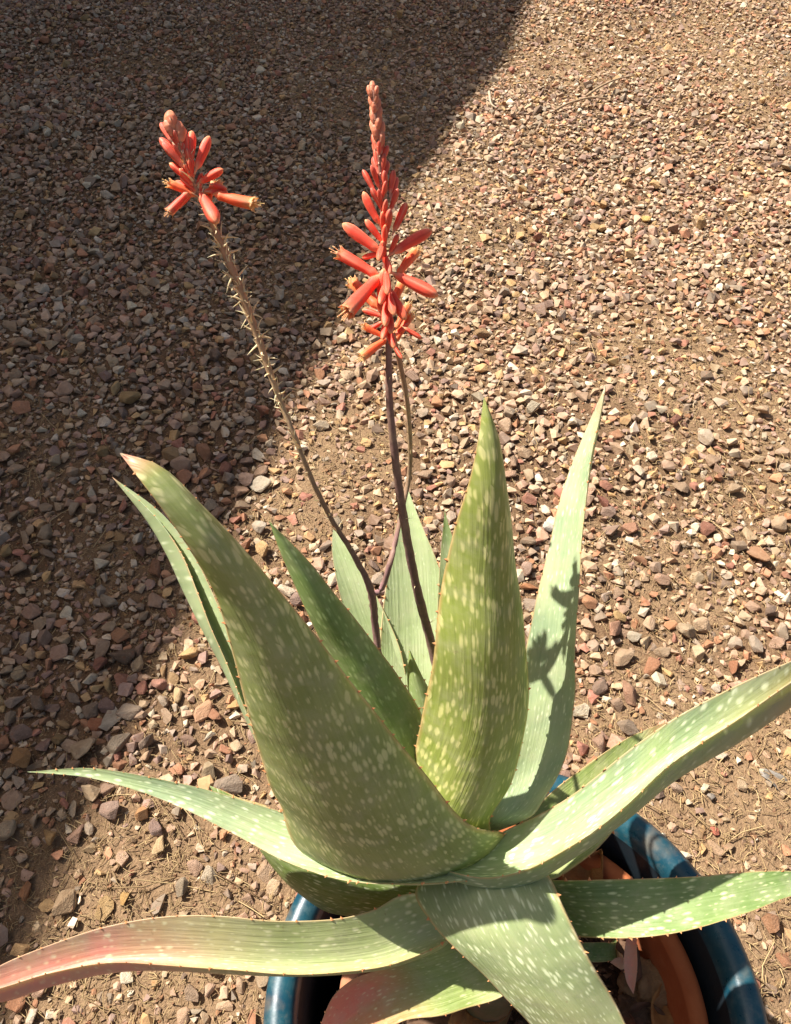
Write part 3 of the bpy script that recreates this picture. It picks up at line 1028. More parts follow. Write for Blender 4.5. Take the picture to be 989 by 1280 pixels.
def bracts(Q, parent, i0, i1, n, l0, l1, lean):
    ga = 1.0
    for j in range(n):
        fi = i0 + (i1 - i0) * j / max(1, n - 1) + random.uniform(-.3, .3)
        i = int(min(max(fi, 1), len(Q) - 2))
        c = Q[i, :3]
        T = nrm(Q[i + 1, :3] - Q[i - 1, :3])
        ga += 2.39996 + random.uniform(-.3, .3)
        A = nrm(np.cross(T, np.array([0.2, .9, .3])))
        B = np.cross(T, A)
        o = A * math.cos(ga) + B * math.sin(ga)
        dirv = nrm(o + T * random.uniform(*lean))
        ln = random.uniform(l0, l1)
        put(BR[random.randrange(3)], c + o * Q[i, 3] * 0.75, c + o * Q[i, 3] * 0.75 + dirv * ln, parent, 'bract')


bracts(Q2, st2, 52, 79, 64, .005, .011, (-.5, .8))
bracts(Q2, st2, 28, 52, 18, .005, .010, (.2, 1.4))
bracts(Q2, st2, 64, 85, 46, .006, .011, (.9, 2.4))
bracts(Q2, st2, 46, 75, 50, .004, .008, (1.2, 3.0))
bracts(Q1, st1, 16, 56, 12, .004, .007, (.3, 1.2))

# ---- side branch with a third, spent flower head
K3 = [(464, 742, .247), (476, 738, .252), (490, 695, .262), (502, 640, .296), (511, 598, .312), (513, 555, .318), (508, 495, .322), (499, 450, .325), (493, 425, .326), (490, 395, .328)]
st3, Q3, s3 = tube('flower_stalk', [at_y(*k) for k in K3], np.array([.0034, .0034, .0031, .0028, .0028, .0028, .0028, .0028, .0024, .001]) * .72, 8, M_STALK2, aloe, 40, 0.08)
st3['label'] = 'thin side branch rising behind the front flower spike'
for kind, a, b, dz in [('red', (682, 765), (560, 690), .1), ('oopen', (600, 600), (500, 790), .2), ('red', (545, 905), (488, 800), -.2), ('oopen', (520, 690), (480, 800), -.2), ('oopen', (585, 535), (505, 700), .4), ('red', (590, 660), (500, 740), .3)]:
    bx, by = z3(*b)
    tx, ty = z3(*a)
    fl(kind, bx, by, tx, ty, K3, st3, dz)
bracts(Q3, st3, 18, 36, 12, .004, .008, (.2, 1.4))

# ================================================================== POTS
def lathe(name, prof, nseg, mat, parent=None, center=(0, 0), wob=0.0):
    V = []
    for r, z in prof:
        for k in range(nseg):
            a = 2 * math.pi * k / nseg
            rr = r * (1 + wob * math.sin(3 * a + 1) + wob * .6 * math.sin(5 * a + z * 9))
            V.append((center[0] + rr * math.cos(a), center[1] + rr * math.sin(a), z))
    n = len(prof)
    ids = np.arange(n * nseg).reshape(n, nseg)
    nx_ = np.roll(ids, -1, axis=1)
    quads = np.stack([ids[:-1], nx_[:-1], nx_[1:], ids[1:]], -1).reshape(-1, 4)
    return mesh_np(name, np.array(V), quads)


PC = np.array([0.0865, 0.081])
PR, PZ = 0.182, 0.364
gh = float(hgt(np.array(PC[0] * S), np.array(PC[1] * S)))
pot = empty('glazed_pot', (PC[0] * S, PC[1] * S, gh))
tag(pot, 'large round blue glazed pot holding the smaller clay pot', 'pot')
prof_out = [(0.001, .004), (.105, .004), (.116, .012), (.135, .06), (.158, .15), (.168, .24), (.166, .30), (.160, .318), (.164, .330), (.176, .338)]
rim = [(.176, .338), (.1815, .344), (.1828, .352), (.181, .360), (.176, .3645), (.169, .365), (.163, .3625), (.1595, .357), (.158, .349)]
prof_in = [(.158, .349), (.154, .32), (.150, .24), (.140, .14), (.115, .05), (.10, .03), (.001, .03)]
MG = mat_glaze()
M_GIN = mat_plain('glaze_inside', lin(26, 34, 40), lin(36, 46, 52), 20, 0.5, 0.2)
for nm, pr, mt in (('pot_wall', prof_out, MG), ('rim', rim, MG), ('lining', prof_in, M_GIN)):
    me = lathe(nm, [(r * S, z * S + gh) for r, z in pr], 96, mt, center=(PC[0] * S, PC[1] * S))
    link_mesh(nm, me, mt, pot)

TC = np.array([0.096, 0.082])
clay = empty('terracotta_pot', (TC[0] * S, TC[1] * S, .03 * S + gh))
tag(clay, 'plain orange terracotta pot standing inside the blue pot', 'pot')
m_ = NT('terracotta')
co_ = m_.coord('Object')
n_ = m_.noise(co_, 26, 5, .65)
c_ = m_.mix(m_.rng(n_, .3, .7), lin(158, 86, 50), lin(174, 102, 62))
c_ = m_.mix(m_.rng(m_.noise(co_, 7, 4, .6), .55, .72, 0, .35), c_, lin(206, 170, 140))
m_.bump(m_.noise(co_, 140, 3), .25, .002)
M_CLAY = m_.P(Base_Color=c_, Roughness=0.85, Specular_IOR_Level=0.2)
tw = [(.001, .031), (.085, .031), (.092, .036), (.120, .24), (.123, .262)]
tr = [(.123, .262), (.1335, .264), (.137, .270), (.1405, .322), (.1395, .328), (.135, .3305), (.129, .329), (.1265, .324)]
ti = [(.1265, .324), (.121, .265), (.118, .22)]
for nm, pr in (('pot_wall', tw), ('rim', tr), ('lining', ti)):
    me = lathe(nm, [(r * S, z * S + gh) for r, z in pr], 80, M_CLAY, center=(TC[0] * S, TC[1] * S))
    link_mesh(nm, me, M_CLAY, clay)

# potting soil in the clay pot
SZ = .290
rr_ = np.linspace(0, .1205, 26)
aa = np.linspace(0, 2 * math.pi, 72, endpoint=False)
V = [(TC[0] * S, TC[1] * S, SZ * S)]
for r in rr_[1:]:
    for a in aa:
        x, y = (TC[0] + r * math.cos(a)) * S, (TC[1] + r * math.sin(a)) * S
        V.append((x, y, SZ * S + gh * 0 + 0.005 * math.sin(x * 90 + 2 * math.sin(y * 70)) * math.sin(y * 110) - 0.006 * (r / .12) ** 4 + random.uniform(-.002, .002)))
q_ = []
t_ = [(0, 1 + k, 1 + (k + 1) % 72) for k in range(72)]
for i in range(24):
    for k in range(72):
        q_.append((1 + i * 72 + k, 1 + (i + 1) * 72 + k, 1 + (i + 1) * 72 + (k + 1) % 72, 1 + i * 72 + (k + 1) % 72))
M_PSOIL = mat_plain('potting_soil', lin(52, 38, 30), lin(84, 64, 50), 60, 0.95, 0.9, 0.01, 0.1)
ps = link_mesh('potting_soil', mesh_np('potting_soil', V, q_, t_), M_PSOIL)
ps['kind'] = 'stuff'
ps['label'] = 'dark potting soil with debris in the clay pot'

# ================================================================== STONES
PALETTE = [((192, 164, 130), 26, 'tan'), ((184, 148, 122), 24, 'pinkish brown'), ((180, 118, 80), 9, 'rust orange'), ((196, 156, 98), 9, 'ochre yellow'),
           ((166, 150, 130), 12, 'grey'), ((150, 120, 110), 9, 'mauve brown'), ((220, 204, 176), 9, 'cream'), ((124, 104, 90), 5, 'dark brown'), ((168, 100, 82), 4, 'brick red')]
PW = np.array([p[1] for p in PALETTE], float)
PW /= PW.sum()
PC_ = np.array([lin(*p[0]) for p in PALETTE])


def hull(seed, npts, bevel=False):
    r = np.random.default_rng(seed)
    pts = r.normal(size=(npts, 3))
    pts = nrm(pts) * r.uniform(0.82, 1.0, (npts, 1))
    pts[:, 2] *= r.uniform(0.75, 1.0)
    pts = np.clip(pts, -0.86, 0.86)
    bm = bmesh.new()
    for p in pts:
        bm.verts.new(p)
    bmesh.ops.convex_hull(bm, input=bm.verts)
    loose = [v for v in bm.verts if not v.link_faces]
    if loose:
        bmesh.ops.delete(bm, geom=loose, context='VERTS')
    if bevel:
        bmesh.ops.dissolve_limit(bm, angle_limit=math.radians(14), verts=bm.verts, edges=bm.edges)
        bmesh.ops.bevel(bm, geom=bm.edges[:], offset=0.07, segments=1, affect='EDGES', clamp_overlap=True)
    bmesh.ops.triangulate(bm, faces=bm.faces)
    bmesh.ops.recalc_face_normals(bm, faces=bm.faces)
    me = bpy.data.meshes.new('stone')
    bm.to_mesh(me)
    bm.free()
    V = np.array([v.co for v in me.vertices])
    F = np.array([p.vertices for p in me.polygons])
    return me, V, F


HB = [hull(100 + i, 11) for i in range(36)]      # middle stones of the mass
HS = [hull(300 + i, 7) for i in range(24)]       # grit
HI = [hull(500 + i, 12, True) for i in range(30)]  # individual stones
for me, _, _ in HI:
    me.materials.append(M_STONE1)
    me.polygons.foreach_set('use_smooth', np.zeros(len(me.polygons), bool))
for me, _, _ in HB + HS:
    bpy.data.meshes.remove(me)


def rotmats(n, tilt):
    yaw = rng.uniform(0, 2 * np.pi, n)
    ta = rng.uniform(0, 2 * np.pi, n)
    tl = np.abs(rng.normal(0, tilt, n))
    c, s = np.cos(yaw), np.sin(yaw)
    Rz = np.zeros((n, 3, 3))
    Rz[:, 0, 0] = c; Rz[:, 0, 1] = -s; Rz[:, 1, 0] = s; Rz[:, 1, 1] = c; Rz[:, 2, 2] = 1
    k = np.stack([np.cos(ta), np.sin(ta), np.zeros(n)], -1)
    Kx = np.zeros((n, 3, 3))
    Kx[:, 0, 1] = -k[:, 2]; Kx[:, 0, 2] = k[:, 1]; Kx[:, 1, 0] = k[:, 2]; Kx[:, 1, 2] = -k[:, 0]; Kx[:, 2, 0] = -k[:, 1]; Kx[:, 2, 1] = k[:, 0]
    I = np.eye(3)[None]
    Rt = I + np.sin(tl)[:, None, None] * Kx + (1 - np.cos(tl))[:, None, None] * (Kx @ Kx)
    return Rt @ Rz


# named stones read off the photograph: px, py, half width px, tone, elongation, label
HERO = [(683, 673, 9, (232, 226, 214), .9, 'white speckled pebble beside the pale narrow leaf'),
        (944, 697, 21, (176, 128, 92), .7, 'big tan clod like stone casting a shadow on soil'),
        (762, 792, 20, (186, 132, 104), .6, 'flat pink brown slab stone beside the pale narrow leaf'),
        (663, 742, 15, (190, 116, 62), .35, 'orange sliver of stone between the two upright leaves'),
        (784, 671, 13, (176, 120, 92), .75, 'squarish salmon brown stone beside the pale leaf'),
        (747, 644, 14, (150, 74, 62), .4, 'long brick red stone standing beside a white pebble'),
        (76, 1128, 22, (152, 124, 92), .7, 'upright tan wedge stone standing in the straw'),
        (25, 1111, 14, (196, 126, 70), .55, 'orange stone on straw at the shade edge'),
        (63, 1046, 15, (168, 128, 68), .6, 'ochre block stone in the house shade'),
        (199, 1055, 15, (206, 176, 128), .75, 'cream ochre stone under the level pale leaf'),
        (178, 1016, 13, (190, 132, 74), .6, 'orange brown upright stone under the level pale leaf'),
        (193, 1035, 15, (140, 112, 108), .7, 'mauve rounded stone next to the cream ochre stone'),
        (141, 1012, 17, (150, 122, 112), .8, 'dusty mauve stone below the level pale leaf'),
        (94, 1040, 14, (166, 124, 104), .75, 'pink brown stone beside a cream split stone'),
        (109, 1034, 10, (206, 184, 158), .7, 'cream split stone in the sun beside the shade edge'),
        (108, 1058, 10, (176, 148, 106), .75, 'small tan stone below the cream split stone'),
        (154, 1120, 11, (190, 146, 68), .9, 'rough golden yellow stone in the straw patch'),
        (197, 1128, 14, (152, 136, 118), .8, 'grey tan slab above the pink tipped leaf'),
        (226, 1108, 14, (150, 136, 114), .6, 'grey tilted stone in the straw patch'),
        (255, 892, 18, (214, 160, 120), .55, 'tall two toned pink and ochre stone in the sun'),
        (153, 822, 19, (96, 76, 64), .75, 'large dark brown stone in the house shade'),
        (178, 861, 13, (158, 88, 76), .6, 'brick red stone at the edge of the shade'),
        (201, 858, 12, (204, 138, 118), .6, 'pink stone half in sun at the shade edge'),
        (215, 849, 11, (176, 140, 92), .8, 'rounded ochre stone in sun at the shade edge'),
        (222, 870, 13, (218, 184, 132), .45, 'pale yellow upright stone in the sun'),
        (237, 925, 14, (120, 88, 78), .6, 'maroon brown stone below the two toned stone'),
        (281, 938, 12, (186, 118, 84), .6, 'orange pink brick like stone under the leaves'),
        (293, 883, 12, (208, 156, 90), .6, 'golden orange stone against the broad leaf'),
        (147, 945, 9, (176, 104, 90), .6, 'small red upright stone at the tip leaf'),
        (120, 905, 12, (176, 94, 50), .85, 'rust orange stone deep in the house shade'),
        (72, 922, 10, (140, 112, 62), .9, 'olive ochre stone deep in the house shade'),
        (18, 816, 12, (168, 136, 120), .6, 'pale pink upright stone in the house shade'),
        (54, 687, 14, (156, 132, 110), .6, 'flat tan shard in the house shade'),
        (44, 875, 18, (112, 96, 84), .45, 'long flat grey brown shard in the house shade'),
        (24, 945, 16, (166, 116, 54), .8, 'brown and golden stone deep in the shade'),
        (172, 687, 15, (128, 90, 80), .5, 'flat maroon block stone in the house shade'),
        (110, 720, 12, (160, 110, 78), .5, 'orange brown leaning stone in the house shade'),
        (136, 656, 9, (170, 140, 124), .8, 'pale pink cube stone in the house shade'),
        (810, 273, 9, (224, 186, 96), .6, 'bright yellow stone in the sunlit gravel'),
        (600, 425, 13, (180, 140, 92), .7, 'tan block stone in the sun near the red flowers'),
        (572, 436, 9, (196, 158, 110), .4, 'upright tan stone beside the red flowers'),
        (401, 476, 12, (186, 122, 80), .7, 'orange tan stone at the shade edge near the thorny stalk'),
        (883, 1003, 7, (150, 146, 140), .75, 'small blue grey stone on bare soil'),
        (818, 994, 12, (120, 96, 90), .7, 'dark mauve stone beside the pot under the long leaf'),
        (840, 989, 11, (166, 142, 122), .6, 'greyish tan stone beside the dark mauve stone'),
        (842, 977, 9, (214, 158, 96), .6, 'golden orange stone under the long leaf'),
        (785, 870, 18, (156, 110, 86), .5, 'long red brown stone behind the long leaf'),
        (852, 858, 9, (176, 150, 130), .8, 'pinkish rounded stone behind the long leaf'),
        (893, 862, 7, (232, 216, 194), .9, 'white pebble behind the long leaf'),
        (941, 812, 14, (176, 160, 142), .55, 'grey faceted stone in the sunlit gravel'),
        (914, 840, 11, (160, 92, 56), .6, 'rust brown stone behind the long leaf'),
        (718, 966, 10, (206, 170, 134), .5, 'cream flat stone between the right hand leaves'),
        (705, 976, 11, (140, 102, 92), .8, 'mauve block stone beside the rim of the blue pot'),
        (886, 1046, 7, (190, 86, 66), .8, 'small bright red stone on bare soil beside the pot'),
        (889, 1068, 14, (200, 164, 128), .45, 'flat pale tan stone on bare soil beside the pot'),
        (975, 1176, 12, (206, 160, 104), .6, 'sunlit tan stone past the pot shadow'),
        (950, 1242, 11, (150, 124, 104), .7, 'tan stone in the shadow of the pot'),
        (980, 1255, 11, (120, 104, 96), .8, 'grey brown stone in the shadow of the pot')]

REG_Y0, REG_Y1 = -0.9, 5.6


def in_region(x, y, m):
    z = (y * CP + CAM_H * S * SP)
    hw_ = 0.4995 * z
    return (np.abs(x) < hw_ + m) & (y > REG_Y0) & (y < REG_Y1)


cell = 0.065
gridh = {}
bigs = []       # x, y, r, tone, elong, label-or-None


def try_add(x, y, r, sep):
    ci, cj = int(x // cell), int(y // cell)
    for i in range(ci - 1, ci + 2):
        for j in range(cj - 1, cj + 2):
            for (a, b, rr) in gridh.get((i, j), ()):
                lim = sep * (r + rr)
                if (a - x) ** 2 + (b - y) ** 2 < lim * lim:
                    return False
    gridh.setdefault((ci, cj), []).append((x, y, r))
    return True


for px, py, hwpx, tone, el, lab in HERO:
    p = at_z(px, py, 0.006)
    dep = np.linalg.norm(p - CAMP) * 1.0
    r = hwpx / FPX * project(p)[2]
    try_add(p[0], p[1], r * 0.8, 0.1)
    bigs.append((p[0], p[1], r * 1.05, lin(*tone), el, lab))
NHERO = len(bigs)
potc = PC * S
for size, natt in ((0.0250, 4000), (0.0200, 11000), (0.0160, 32000), (0.0125, 70000), (0.0092, 110000), (0.0065, 120000)):
    xs = rng.uniform(-3.2, 3.2, natt)
    ys = rng.uniform(REG_Y0, REG_Y1, natt)
    rs = size * rng.uniform(0.85, 1.25, natt)
    bb = bare(xs, ys)
    ok = in_region(xs, ys, 0.75) & (rng.uniform(0, 1, natt) > bb * (0.96 if size > .01 else .8))
    if size > .022:
        ok &= rng.uniform(0, 1, natt) < np.clip(1.1 - .55 * ys - .7 * xs, .03, 1)
    elif size > .015:
        ok &= rng.uniform(0, 1, natt) < np.clip(1.2 - .25 * ys - .25 * xs, .3, 1)
    ok &= (xs - potc[0]) ** 2 + (ys - potc[1]) ** 2 > (0.118 * S) ** 2
    cols = rng.choice(len(PALETTE), natt, p=PW)
    els = rng.uniform(0.55, 1.0, natt)
    for i in np.nonzero(ok)[0]:
        if try_add(xs[i], ys[i], rs[i], 0.60):
            bigs.append((xs[i], ys[i], rs[i], int(cols[i]), els[i], None))
NB = len(bigs)
bx = np.array([b[0] for b in bigs]); by = np.array([b[1] for b in bigs]); br = np.array([b[2] for b in bigs]); be = np.array([b[4] for b in bigs])
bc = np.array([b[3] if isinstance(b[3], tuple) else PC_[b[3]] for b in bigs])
jit = rng.uniform(0.78, 1.30, (NB, 1)) * rng.uniform(0.97, 1.03, (NB, 3))
dust_ = np.array(lin(184, 156, 122))
bc = bc * (1 - .26) + dust_ * .26
lum_ = bc.mean(1, keepdims=True)
bc = lum_ + (bc - lum_) * .92
bc = np.where(np.arange(NB)[:, None] < NHERO, bc, bc * jit)
bz = hgt(bx, by)
flat = rng.uniform(0.42, 0.85, NB)

# which stones show largest and unobstructed
px_, py_, dep_ = project(np.stack([bx, by, bz], -1))
polys = [leaf_outline(d) for d in LEAVES.values()]


def inside(poly, x, y):
    c = np.zeros(len(x), bool)
    n = len(poly)
    for i in range(n):
        x1, y1 = poly[i]
        x2, y2 = poly[(i + 1) % n]
        if y1 == y2:
            continue
        hit = ((y1 > y) != (y2 > y)) & (x < (x2 - x1) * (y - y1) / (y2 - y1) + x1)
        c ^= hit
    return c


hid = np.zeros(NB, bool)
for p in polys:
    hid |= inside(p, px_, py_)
hid |= ((px_ - 640) / 305) ** 2 + ((py_ - 1270) / 300) ** 2 < 1
vis = (px_ > 6) & (px_ < 983) & (py_ > 6) & (py_ < 1274) & ~hid
score = np.where(vis, br / dep_, 0)
score[:NHERO] = 10
order = np.argsort(-score)
single = np.zeros(NB, bool)
single[order[:300]] = True

PNAME = [p[2] for p in PALETTE]


def stone_label(i):
    col = PNAME[bigs[i][3]]
    shp = 'flat' if flat[i] < .55 else ('chunky' if flat[i] > .72 else 'angular')
    if be[i] < .68:
        shp += ' long'
    elif be[i] > .88:
        shp += ' squarish'
    x, y = px_[i], py_[i]
    edge_x = -0.5 * S + 0.30 * by[i]
    if bx[i] < edge_x - 0.03:
        where = 'in the house shade, left of the shade edge'
    elif x < 340 and y > 820:
        where = 'in sun on the straw side of the pot'
    elif x > 700 and y > 860:
        where = 'on the soil past the long pink edged leaf'
    elif x > 640:
        where = 'in sunny gravel beyond the pale narrow leaf'
    else:
        where = 'in sunny gravel behind the flower stalks'
    return 'larger %s %s gravel stone %s' % (shp, col, where)


RB = rotmats(NB, 0.33)
zoff = br * flat * rng.uniform(0.25, 1.05, NB)
sidx = np.nonzero(single)[0]
for i in sidx:
    me = HI[int(i * 7 + 3) % len(HI)][0]
    o = bpy.data.objects.new('gravel_stone', me)
    COL.objects.link(o)
    R3 = Matrix([list(r) for r in RB[i]]).to_4x4()
    o.matrix_world = Matrix.Translation((bx[i], by[i], bz[i] + zoff[i])) @ R3 @ Matrix.Diagonal((br[i] * 1.12, br[i] * 1.12 * be[i], br[i] * 1.12 * flat[i], 1))
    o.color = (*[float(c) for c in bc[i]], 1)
    lab = bigs[i][5] if bigs[i][5] else stone_label(i)
    tag(o, lab, 'stone', 'larger stones lying in the gravel')


def mass(name, hulls, x, y, z, sc3, R, col, mat, smooth=False):
    n = len(x)
    kind = rng.integers(0, len(hulls), n)
    Vs, Fs, Cs = [], [], []
    base = 0
    for k, (_, hv, hf) in enumerate(hulls):
        sel = np.nonzero(kind == k)[0]
        if not len(sel):
            continue
        v = hv[None] * sc3[sel][:, None, :]
        v = np.einsum('nij,nkj->nki', R[sel], v)
        v[..., 0] += x[sel][:, None]
        v[..., 1] += y[sel][:, None]
        v[..., 2] += z[sel][:, None]
        nv = len(hv)
        f = hf[None] + (np.arange(len(sel)) * nv)[:, None, None] + base
        base += len(sel) * nv
        Vs.append(v.reshape(-1, 3)); Fs.append(f.reshape(-1, 3))
        Cs.append(np.repeat(col[sel], nv, axis=0))
    me = mesh_np(name, np.concatenate(Vs), tris=np.concatenate(Fs), smooth=smooth)
    C = np.concatenate(Cs)
    add_attr(me, 'tone', np.hstack([C, np.ones((len(C), 1))]), 'FLOAT_COLOR')
    return link_mesh(name, me, mat)


ms = ~single
sc3 = np.stack([br * 1.12, br * 1.12 * be, br * 1.12 * flat], -1)
g = mass('gravel', HB, bx[ms], by[ms], (bz + zoff)[ms], sc3[ms], RB[ms], bc[ms], M_STONES)
g['kind'] = 'stuff'
g['label'] = 'bed of small mixed tan, pink and grey gravel'

# grit between the stones
NG = 80000
xs = rng.uniform(-3.2, 3.2, NG * 2); ys = REG_Y0 + (REG_Y1 - REG_Y0) * rng.uniform(0, 1, NG * 2) ** 1.25
ok = in_region(xs, ys, 0.6) & ((xs - potc[0]) ** 2 + (ys - potc[1]) ** 2 > (0.118 * S) ** 2)
xs, ys = xs[ok][:NG], ys[ok][:NG]
rs = rng.gamma(4.0, 0.0010, len(xs)) + 0.0012
cidx = rng.choice(len(PALETTE), len(xs), p=PW)
soilc = np.array(lin(136, 108, 80))
bb = bare(xs, ys)[:, None]
cc = (PC_[cidx] * .7 + .3 * np.array(lin(188, 154, 120))) * rng.uniform(0.7, 1.2, (len(xs), 1))
cc = cc * (1 - 0.75 * bb) + soilc * 0.75 * bb * rng.uniform(0.75, 1.15, (len(xs), 1))
g2 = mass('grit', HS, xs, ys, hgt(xs, ys) + rs * 0.25, np.stack([rs, rs * rng.uniform(.6, 1, len(xs)), rs * rng.uniform(.5, .9, len(xs))], -1), rotmats(len(xs), .5), cc, M_STONES)
g2['kind'] = 'stuff'
g2['label'] = 'fine grit and soil crumbs between the stones'

# dry straw
def straw(n, lmin, lmax, hmax, xs, ys, name, label, wmin=.00035, wmax=.0010):
    Vs, Cs = [], []
    seg = 3
    ang = rng.uniform(0, 2 * np.pi, n)
    ln = rng.uniform(lmin, lmax, n) * rng.uniform(.5, 1, n)
    curv = rng.normal(0, 0.7, n)
    z0 = rng.uniform(0.003, hmax, n)
    dz = rng.normal(0, .25, n)
    wd = rng.uniform(wmin, wmax, n)
    colA, colB = np.array(lin(200, 172, 124)), np.array(lin(120, 92, 62))
    mixv = rng.uniform(0, 1, (n, 1)) ** 1.2
    col = colA * (1 - mixv) + colB * mixv
    px = np.zeros((n, seg)); py = np.zeros((n, seg)); pz = np.zeros((n, seg)); th = np.zeros((n, seg))
    for k in range(seg):
        f = k / (seg - 1) - .5
        a = ang + curv * f
        th[:, k] = a
        px[:, k] = xs + np.cos(ang + curv * f * .5) * ln * f
        py[:, k] = ys + np.sin(ang + curv * f * .5) * ln * f
        pz[:, k] = z0 + dz * ln * f + 0.12 * ln * (0.25 - f * f)
    pz = np.maximum(pz, 0.002) + hgt(px, py)
    V = np.zeros((n, seg, 3, 3))
    for j, (o_, u_) in enumerate(((-1, -.5), (1, -.5), (0, .9))):
        V[:, :, j, 0] = px - np.sin(th) * wd[:, None] * o_
        V[:, :, j, 1] = py + np.cos(th) * wd[:, None] * o_
        V[:, :, j, 2] = pz + wd[:, None] * u_
    ids = np.arange(n * seg * 3).reshape(n, seg, 3)
    nx_ = np.roll(ids, -1, axis=2)
    quads = np.stack([ids[:, :-1], nx_[:, :-1], nx_[:, 1:], ids[:, 1:]], -1).reshape(-1, 4)
    me = mesh_np(name, V.reshape(-1, 3), quads)
    add_attr(me, 'tone', np.hstack([np.repeat(col, seg * 3, axis=0), np.ones((n * seg * 3, 1))]), 'FLOAT_COLOR')
    o = link_mesh(name, me, M_STRAW)
    o['kind'] = 'stuff'
    o['label'] = label
    return o


def pick(n, power):
    X_ = rng.uniform(-3.0, 3.0, n * 8); Y_ = REG_Y0 + (REG_Y1 - REG_Y0) * rng.uniform(0, 1, n * 8) ** 1.3
    w_ = (0.10 + bare(X_, Y_)) ** power
    k = in_region(X_, Y_, .4) & (rng.uniform(0, 1, n * 8) < w_) & ((X_ - potc[0]) ** 2 + (Y_ - potc[1]) ** 2 > (0.13 * S) ** 2)
    return X_[k][:n], Y_[k][:n]


a, b = pick(62000, .75)
straw(len(a), .006, .030, .012, a, b, 'straw_litter', 'short dry straw litter lying over the soil')
a, b = pick(1100, .7)
straw(len(a), .05, .14, .016, a, b, 'grass_stems', 'long thin dry grass stems strewn on the gravel', .0005, .0012)

# ================================================================== SMALL THINGS ON THE GROUND
M_TWIG = mat_plain('twig_bark', lin(150, 122, 92), lin(178, 152, 120), 60, 0.85, 0.4, 0.002)
M_TWIGW = mat_plain('bleached_twig', lin(160, 142, 116), lin(190, 172, 146), 60, 0.8, 0.3, 0.002)


def ground_tube(name, pts, r, mat, label, cat, zz=.012, group=None):
    P = [at_z(x, y, 0.0) + np.array([0, 0, zz + dz]) for x, y, dz in pts]
    rr = np.linspace(r, r * .5, len(P))
    o, _, _ = tube(name, P, rr, 7, mat, None, 24, .12)
    tag(o, label, cat, group)
    return o


ground_tube('twig', [(694, 141, 0), (712, 134, .006), (738, 128, .008), (760, 127, 0)], .006, M_TWIG, 'thin brown twig lying lower on the sunny gravel', 'twig')
ground_tube('twig', [(733, 123, 0), (750, 114, .008), (770, 105, .008), (792, 98, 0)], .006, M_TWIG, 'thin brown twig touching the upper end of another', 'twig')
ground_tube('twig', [(611, 122, .012), (612, 129, .010), (614, 135, .004), (621, 139, 0)], .006, M_TWIGW, 'bleached curved white twig at the edge of the shade', 'twig')
ground_tube('twig', [(752, 703, 0), (757, 712, .006), (756, 728, .006), (750, 742, 0)], .006, M_TWIG, 'stubby curved grey twig beside the pale narrow leaf', 'twig', .014)


def curled_leaf(name, centre, length, width, yaw, tilt, curl, mat, label, cat='dry leaf', seed=0, roll=0.0):
    r = np.random.default_rng(seed)
    nu, nv = 16, 9
    ph = r.uniform(0, 6.28, 4)
    V = []
    for side_ in (0, 1):
        for i in range(nu):
            f = i / (nu - 1)
            w_ = width * (math.sin(math.pi * min(1, f * .92 + .06)) ** .7)
            for j in range(nv):
                g_ = j / (nv - 1) * 2 - 1
                x = (f - .5) * length
                y = g_ * w_ * .5 * (1 - .12 * curl)
                z = curl * w_ * (g_ * g_) * .5 + .12 * length * math.sin(f * 3 + ph[0]) + .08 * width * math.sin(7 * f + 3 * g_ + ph[1]) + .05 * width * math.sin(15 * f - 5 * g_ + ph[2])
                V.append((x, y, z - side_ * .0012))
    V = np.array(V)
    ids = np.arange(nu * nv).reshape(nu, nv)
    q0 = np.stack([ids[:-1, :-1], ids[1:, :-1], ids[1:, 1:], ids[:-1, 1:]], -1).reshape(-1, 4)
    off_ = nu * nv
    loop = list(ids[0, :]) + list(ids[1:, -1]) + list(ids[-1, -2::-1]) + list(ids[-2:0:-1, 0])
    sideq = [(loop[k], loop[(k + 1) % len(loop)], loop[(k + 1) % len(loop)] + off_, loop[k] + off_) for k in range(len(loop))]
    quads = np.vstack([q0, (q0 + off_)[:, ::-1], np.array(sideq)])
    me = mesh_np(name, V, quads)
    o = link_mesh(name, me, mat)
    o.matrix_world = Matrix.Translation(centre) @ Matrix.Rotation(yaw, 4, 'Z') @ Matrix.Rotation(tilt, 4, 'Y') @ Matrix.Rotation(roll, 4, 'X')
    tag(o, label, cat)
    return o


M_DRY = mat_plain('dry_leaf_brown', lin(128, 88, 50), lin(168, 122, 72), 40, 0.75, 0.5, 0.004, sss=0.15)
M_DRYD = mat_plain('dry_leaf_dark', lin(74, 54, 42), lin(112, 84, 62), 40, 0.8, 0.5, 0.004)
M_DRYG = mat_plain('dry_leaf_grey', lin(112, 104, 96), lin(140, 132, 120), 60, 0.5, 0.4, 0.003)
curled_leaf('dry_leaf', Vector(at_z(966, 986, .0)) + Vector((0, 0, .018)), .075, .030, -.75, .12, .5, M_DRYG, 'dark grey curled leaf fallen on bare soil', seed=3)
curled_leaf('dry_leaf', Vector(at_z(735, 1088, .33)), .075, .055, .9, -.9, .8, M_DRY, 'brown withered leaf standing behind the rosette in the pot', seed=5)
curled_leaf('dry_leaf', Vector(at_z(608, 1258, .315)), .10, .045, .5, .15, .7, M_DRY, 'brown withered leaf below the drooping red leaf', seed=8)
curled_leaf('dry_leaf', Vector(at_z(775, 1195, .31)), .06, .04, 2.1, .3, .9, M_DRYD, 'dark withered leaf beside the pink aloe pup', seed=9)
curled_leaf('dry_leaf', Vector(at_z(835, 1262, .305)), .065, .045, 1.2, -.2, .6, M_DRY, 'crumpled tan leaf against the clay rim', seed=12)
curled_leaf('dry_leaf', Vector(at_z(560, 1275, .31)), .09, .03, .1, .1, .9, M_DRYD, 'dark dried strap leaf under the drooping red leaf', seed=14)
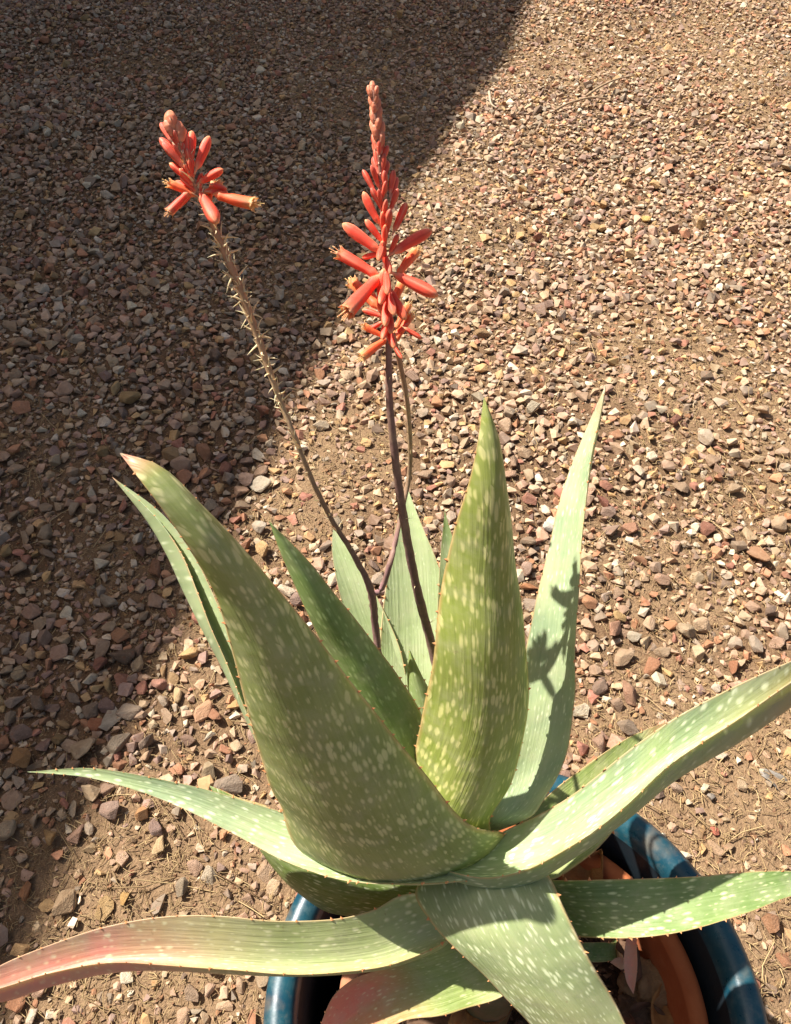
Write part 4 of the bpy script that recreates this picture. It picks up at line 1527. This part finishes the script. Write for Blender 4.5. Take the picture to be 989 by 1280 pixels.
curled_leaf('dry_leaf', Vector(at_z(810, 1275, .305)), .05, .035, -.4, .3, .8, M_DRYD, 'small dark crumpled leaf on the potting soil', seed=19)

# crumpled clod of bark-like debris in the pot
def clod(px, py, Zc, r, label, c1, c2, seed):
    rr = np.random.default_rng(seed)
    bm = bmesh.new()
    bmesh.ops.create_icosphere(bm, subdivisions=4, radius=1)
    d = [(rr.normal(size=3) * k, rr.uniform(0, 6.28), a) for k, a in ((1.5, .16), (2.4, .12), (3.5, .08), (6, .05), (9, .035), (12, .025), (7, .04))]
    for v in bm.verts:
        n0 = v.co.copy()
        s_ = 1 + sum(a * math.sin(n0.dot(Vector(k)) * 1.5 + p) for k, p, a in d)
        v.co = n0 * s_
        v.co.z *= .6
    bmesh.ops.scale(bm, vec=(r, r * .8, r), verts=bm.verts)
    me = bpy.data.meshes.new('bark_chip')
    bm.to_mesh(me)
    bm.free()
    me.polygons.foreach_set('use_smooth', np.ones(len(me.polygons), bool))
    o = link_mesh('bark_chip', me, mat_plain('bark_%d' % seed, c1, c2, 40, .9, .8, .006))
    o.location = at_z(px, py, Zc)
    tag(o, label, 'bark chip')


clod(812, 1232, .300, .030, 'pale crumbly bark lump beside the pink aloe pup', lin(120, 94, 66), lin(158, 126, 90), 4)
clod(798, 1262, .298, .022, 'dark crumbly bark lump on the potting soil', lin(70, 54, 42), lin(110, 84, 62), 6)
clod(836, 1225, .297, .018, 'small bark lump near the clay rim', lin(80, 62, 46), lin(122, 96, 68), 8)
# potting debris
xs = TC[0] * S + rng.normal(0, .075, 1500); ys = TC[1] * S + rng.normal(0, .075, 1500)
ok = (xs - TC[0] * S) ** 2 + (ys - TC[1] * S) ** 2 < (.115 * S) ** 2
xs, ys = xs[ok], ys[ok]
rs = rng.gamma(3, .0012, len(xs)) + .0012
cc = np.array(lin(96, 74, 56)) * rng.uniform(.5, 1.9, (len(xs), 1))
g3 = mass('bark_crumbs', HS, xs, ys, SZ * S + rs * .2, np.stack([rs * 1.3, rs * .7, rs * .5], -1), rotmats(len(xs), .5), cc, M_STONES)
g3['kind'] = 'stuff'
g3['label'] = 'bark crumbs on the potting soil'

# ---- small aloe pup with a pink leaf
pup = empty('aloe_pup', Vector(at_z(775, 1172, .31)))
tag(pup, 'small aloe pup with a pink leaf at the foot of the plant', 'plant')
PUP = {'P1': dict(face='in', sag=.12, th=.004, base=.36, st=[(786, 1160, 796, 1165, .345, .345), (782, 1180, 796, 1182, .365, .365), (780, 1205, 797, 1207, .374, .374), (783, 1226, 795, 1228, .374, .374)], tip=(792, 1243, .370),
                  mat=dict(g1=lin(206, 160, 112), g2=lin(214, 150, 112), spot=lin(228, 104, 80), dens_in=.9, dens_out=.5, sx=.006, sy=.009, seed=20.1, pink=lin(206, 128, 110)), red=(.2, .6, .7), teeth=.02, label='pink flushed pup leaf'),
       'P2': dict(face='in', sag=.10, th=.003, base=.36, st=[(775, 1196, 783, 1206, .343, .343), (769, 1198, 777, 1212, .35, .35)], tip=(763, 1203, .352),
                  mat=dict(g1=lin(190, 170, 120), g2=lin(200, 170, 130), spot=lin(226, 200, 160), dens_in=.3, dens_out=.3, seed=21.1), red=(.2, .6, .5), teeth=.02, label='short pale pup leaf'),
       'P3': dict(face='in', sag=.10, th=.005, base=.36, st=[(770, 1178, 770, 1200, .33, .33), (745, 1178, 745, 1203, .34, .335), (715, 1180, 715, 1200, .34, .335)], tip=(690, 1190, .335),
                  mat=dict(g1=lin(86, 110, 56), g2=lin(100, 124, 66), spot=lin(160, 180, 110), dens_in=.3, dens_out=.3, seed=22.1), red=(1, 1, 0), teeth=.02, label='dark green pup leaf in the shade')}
_ax = axis_at
PB = np.array(pup.location) + np.array([0, 0, -.03])
axis_at = lambda Z_: PB
for k, d in PUP.items():
    build_leaf(k, d, pup)
axis_at = _ax

print('stones', NB, 'tris', sum(len(o.data.polygons) for o in scene.objects if o.type == 'MESH'))
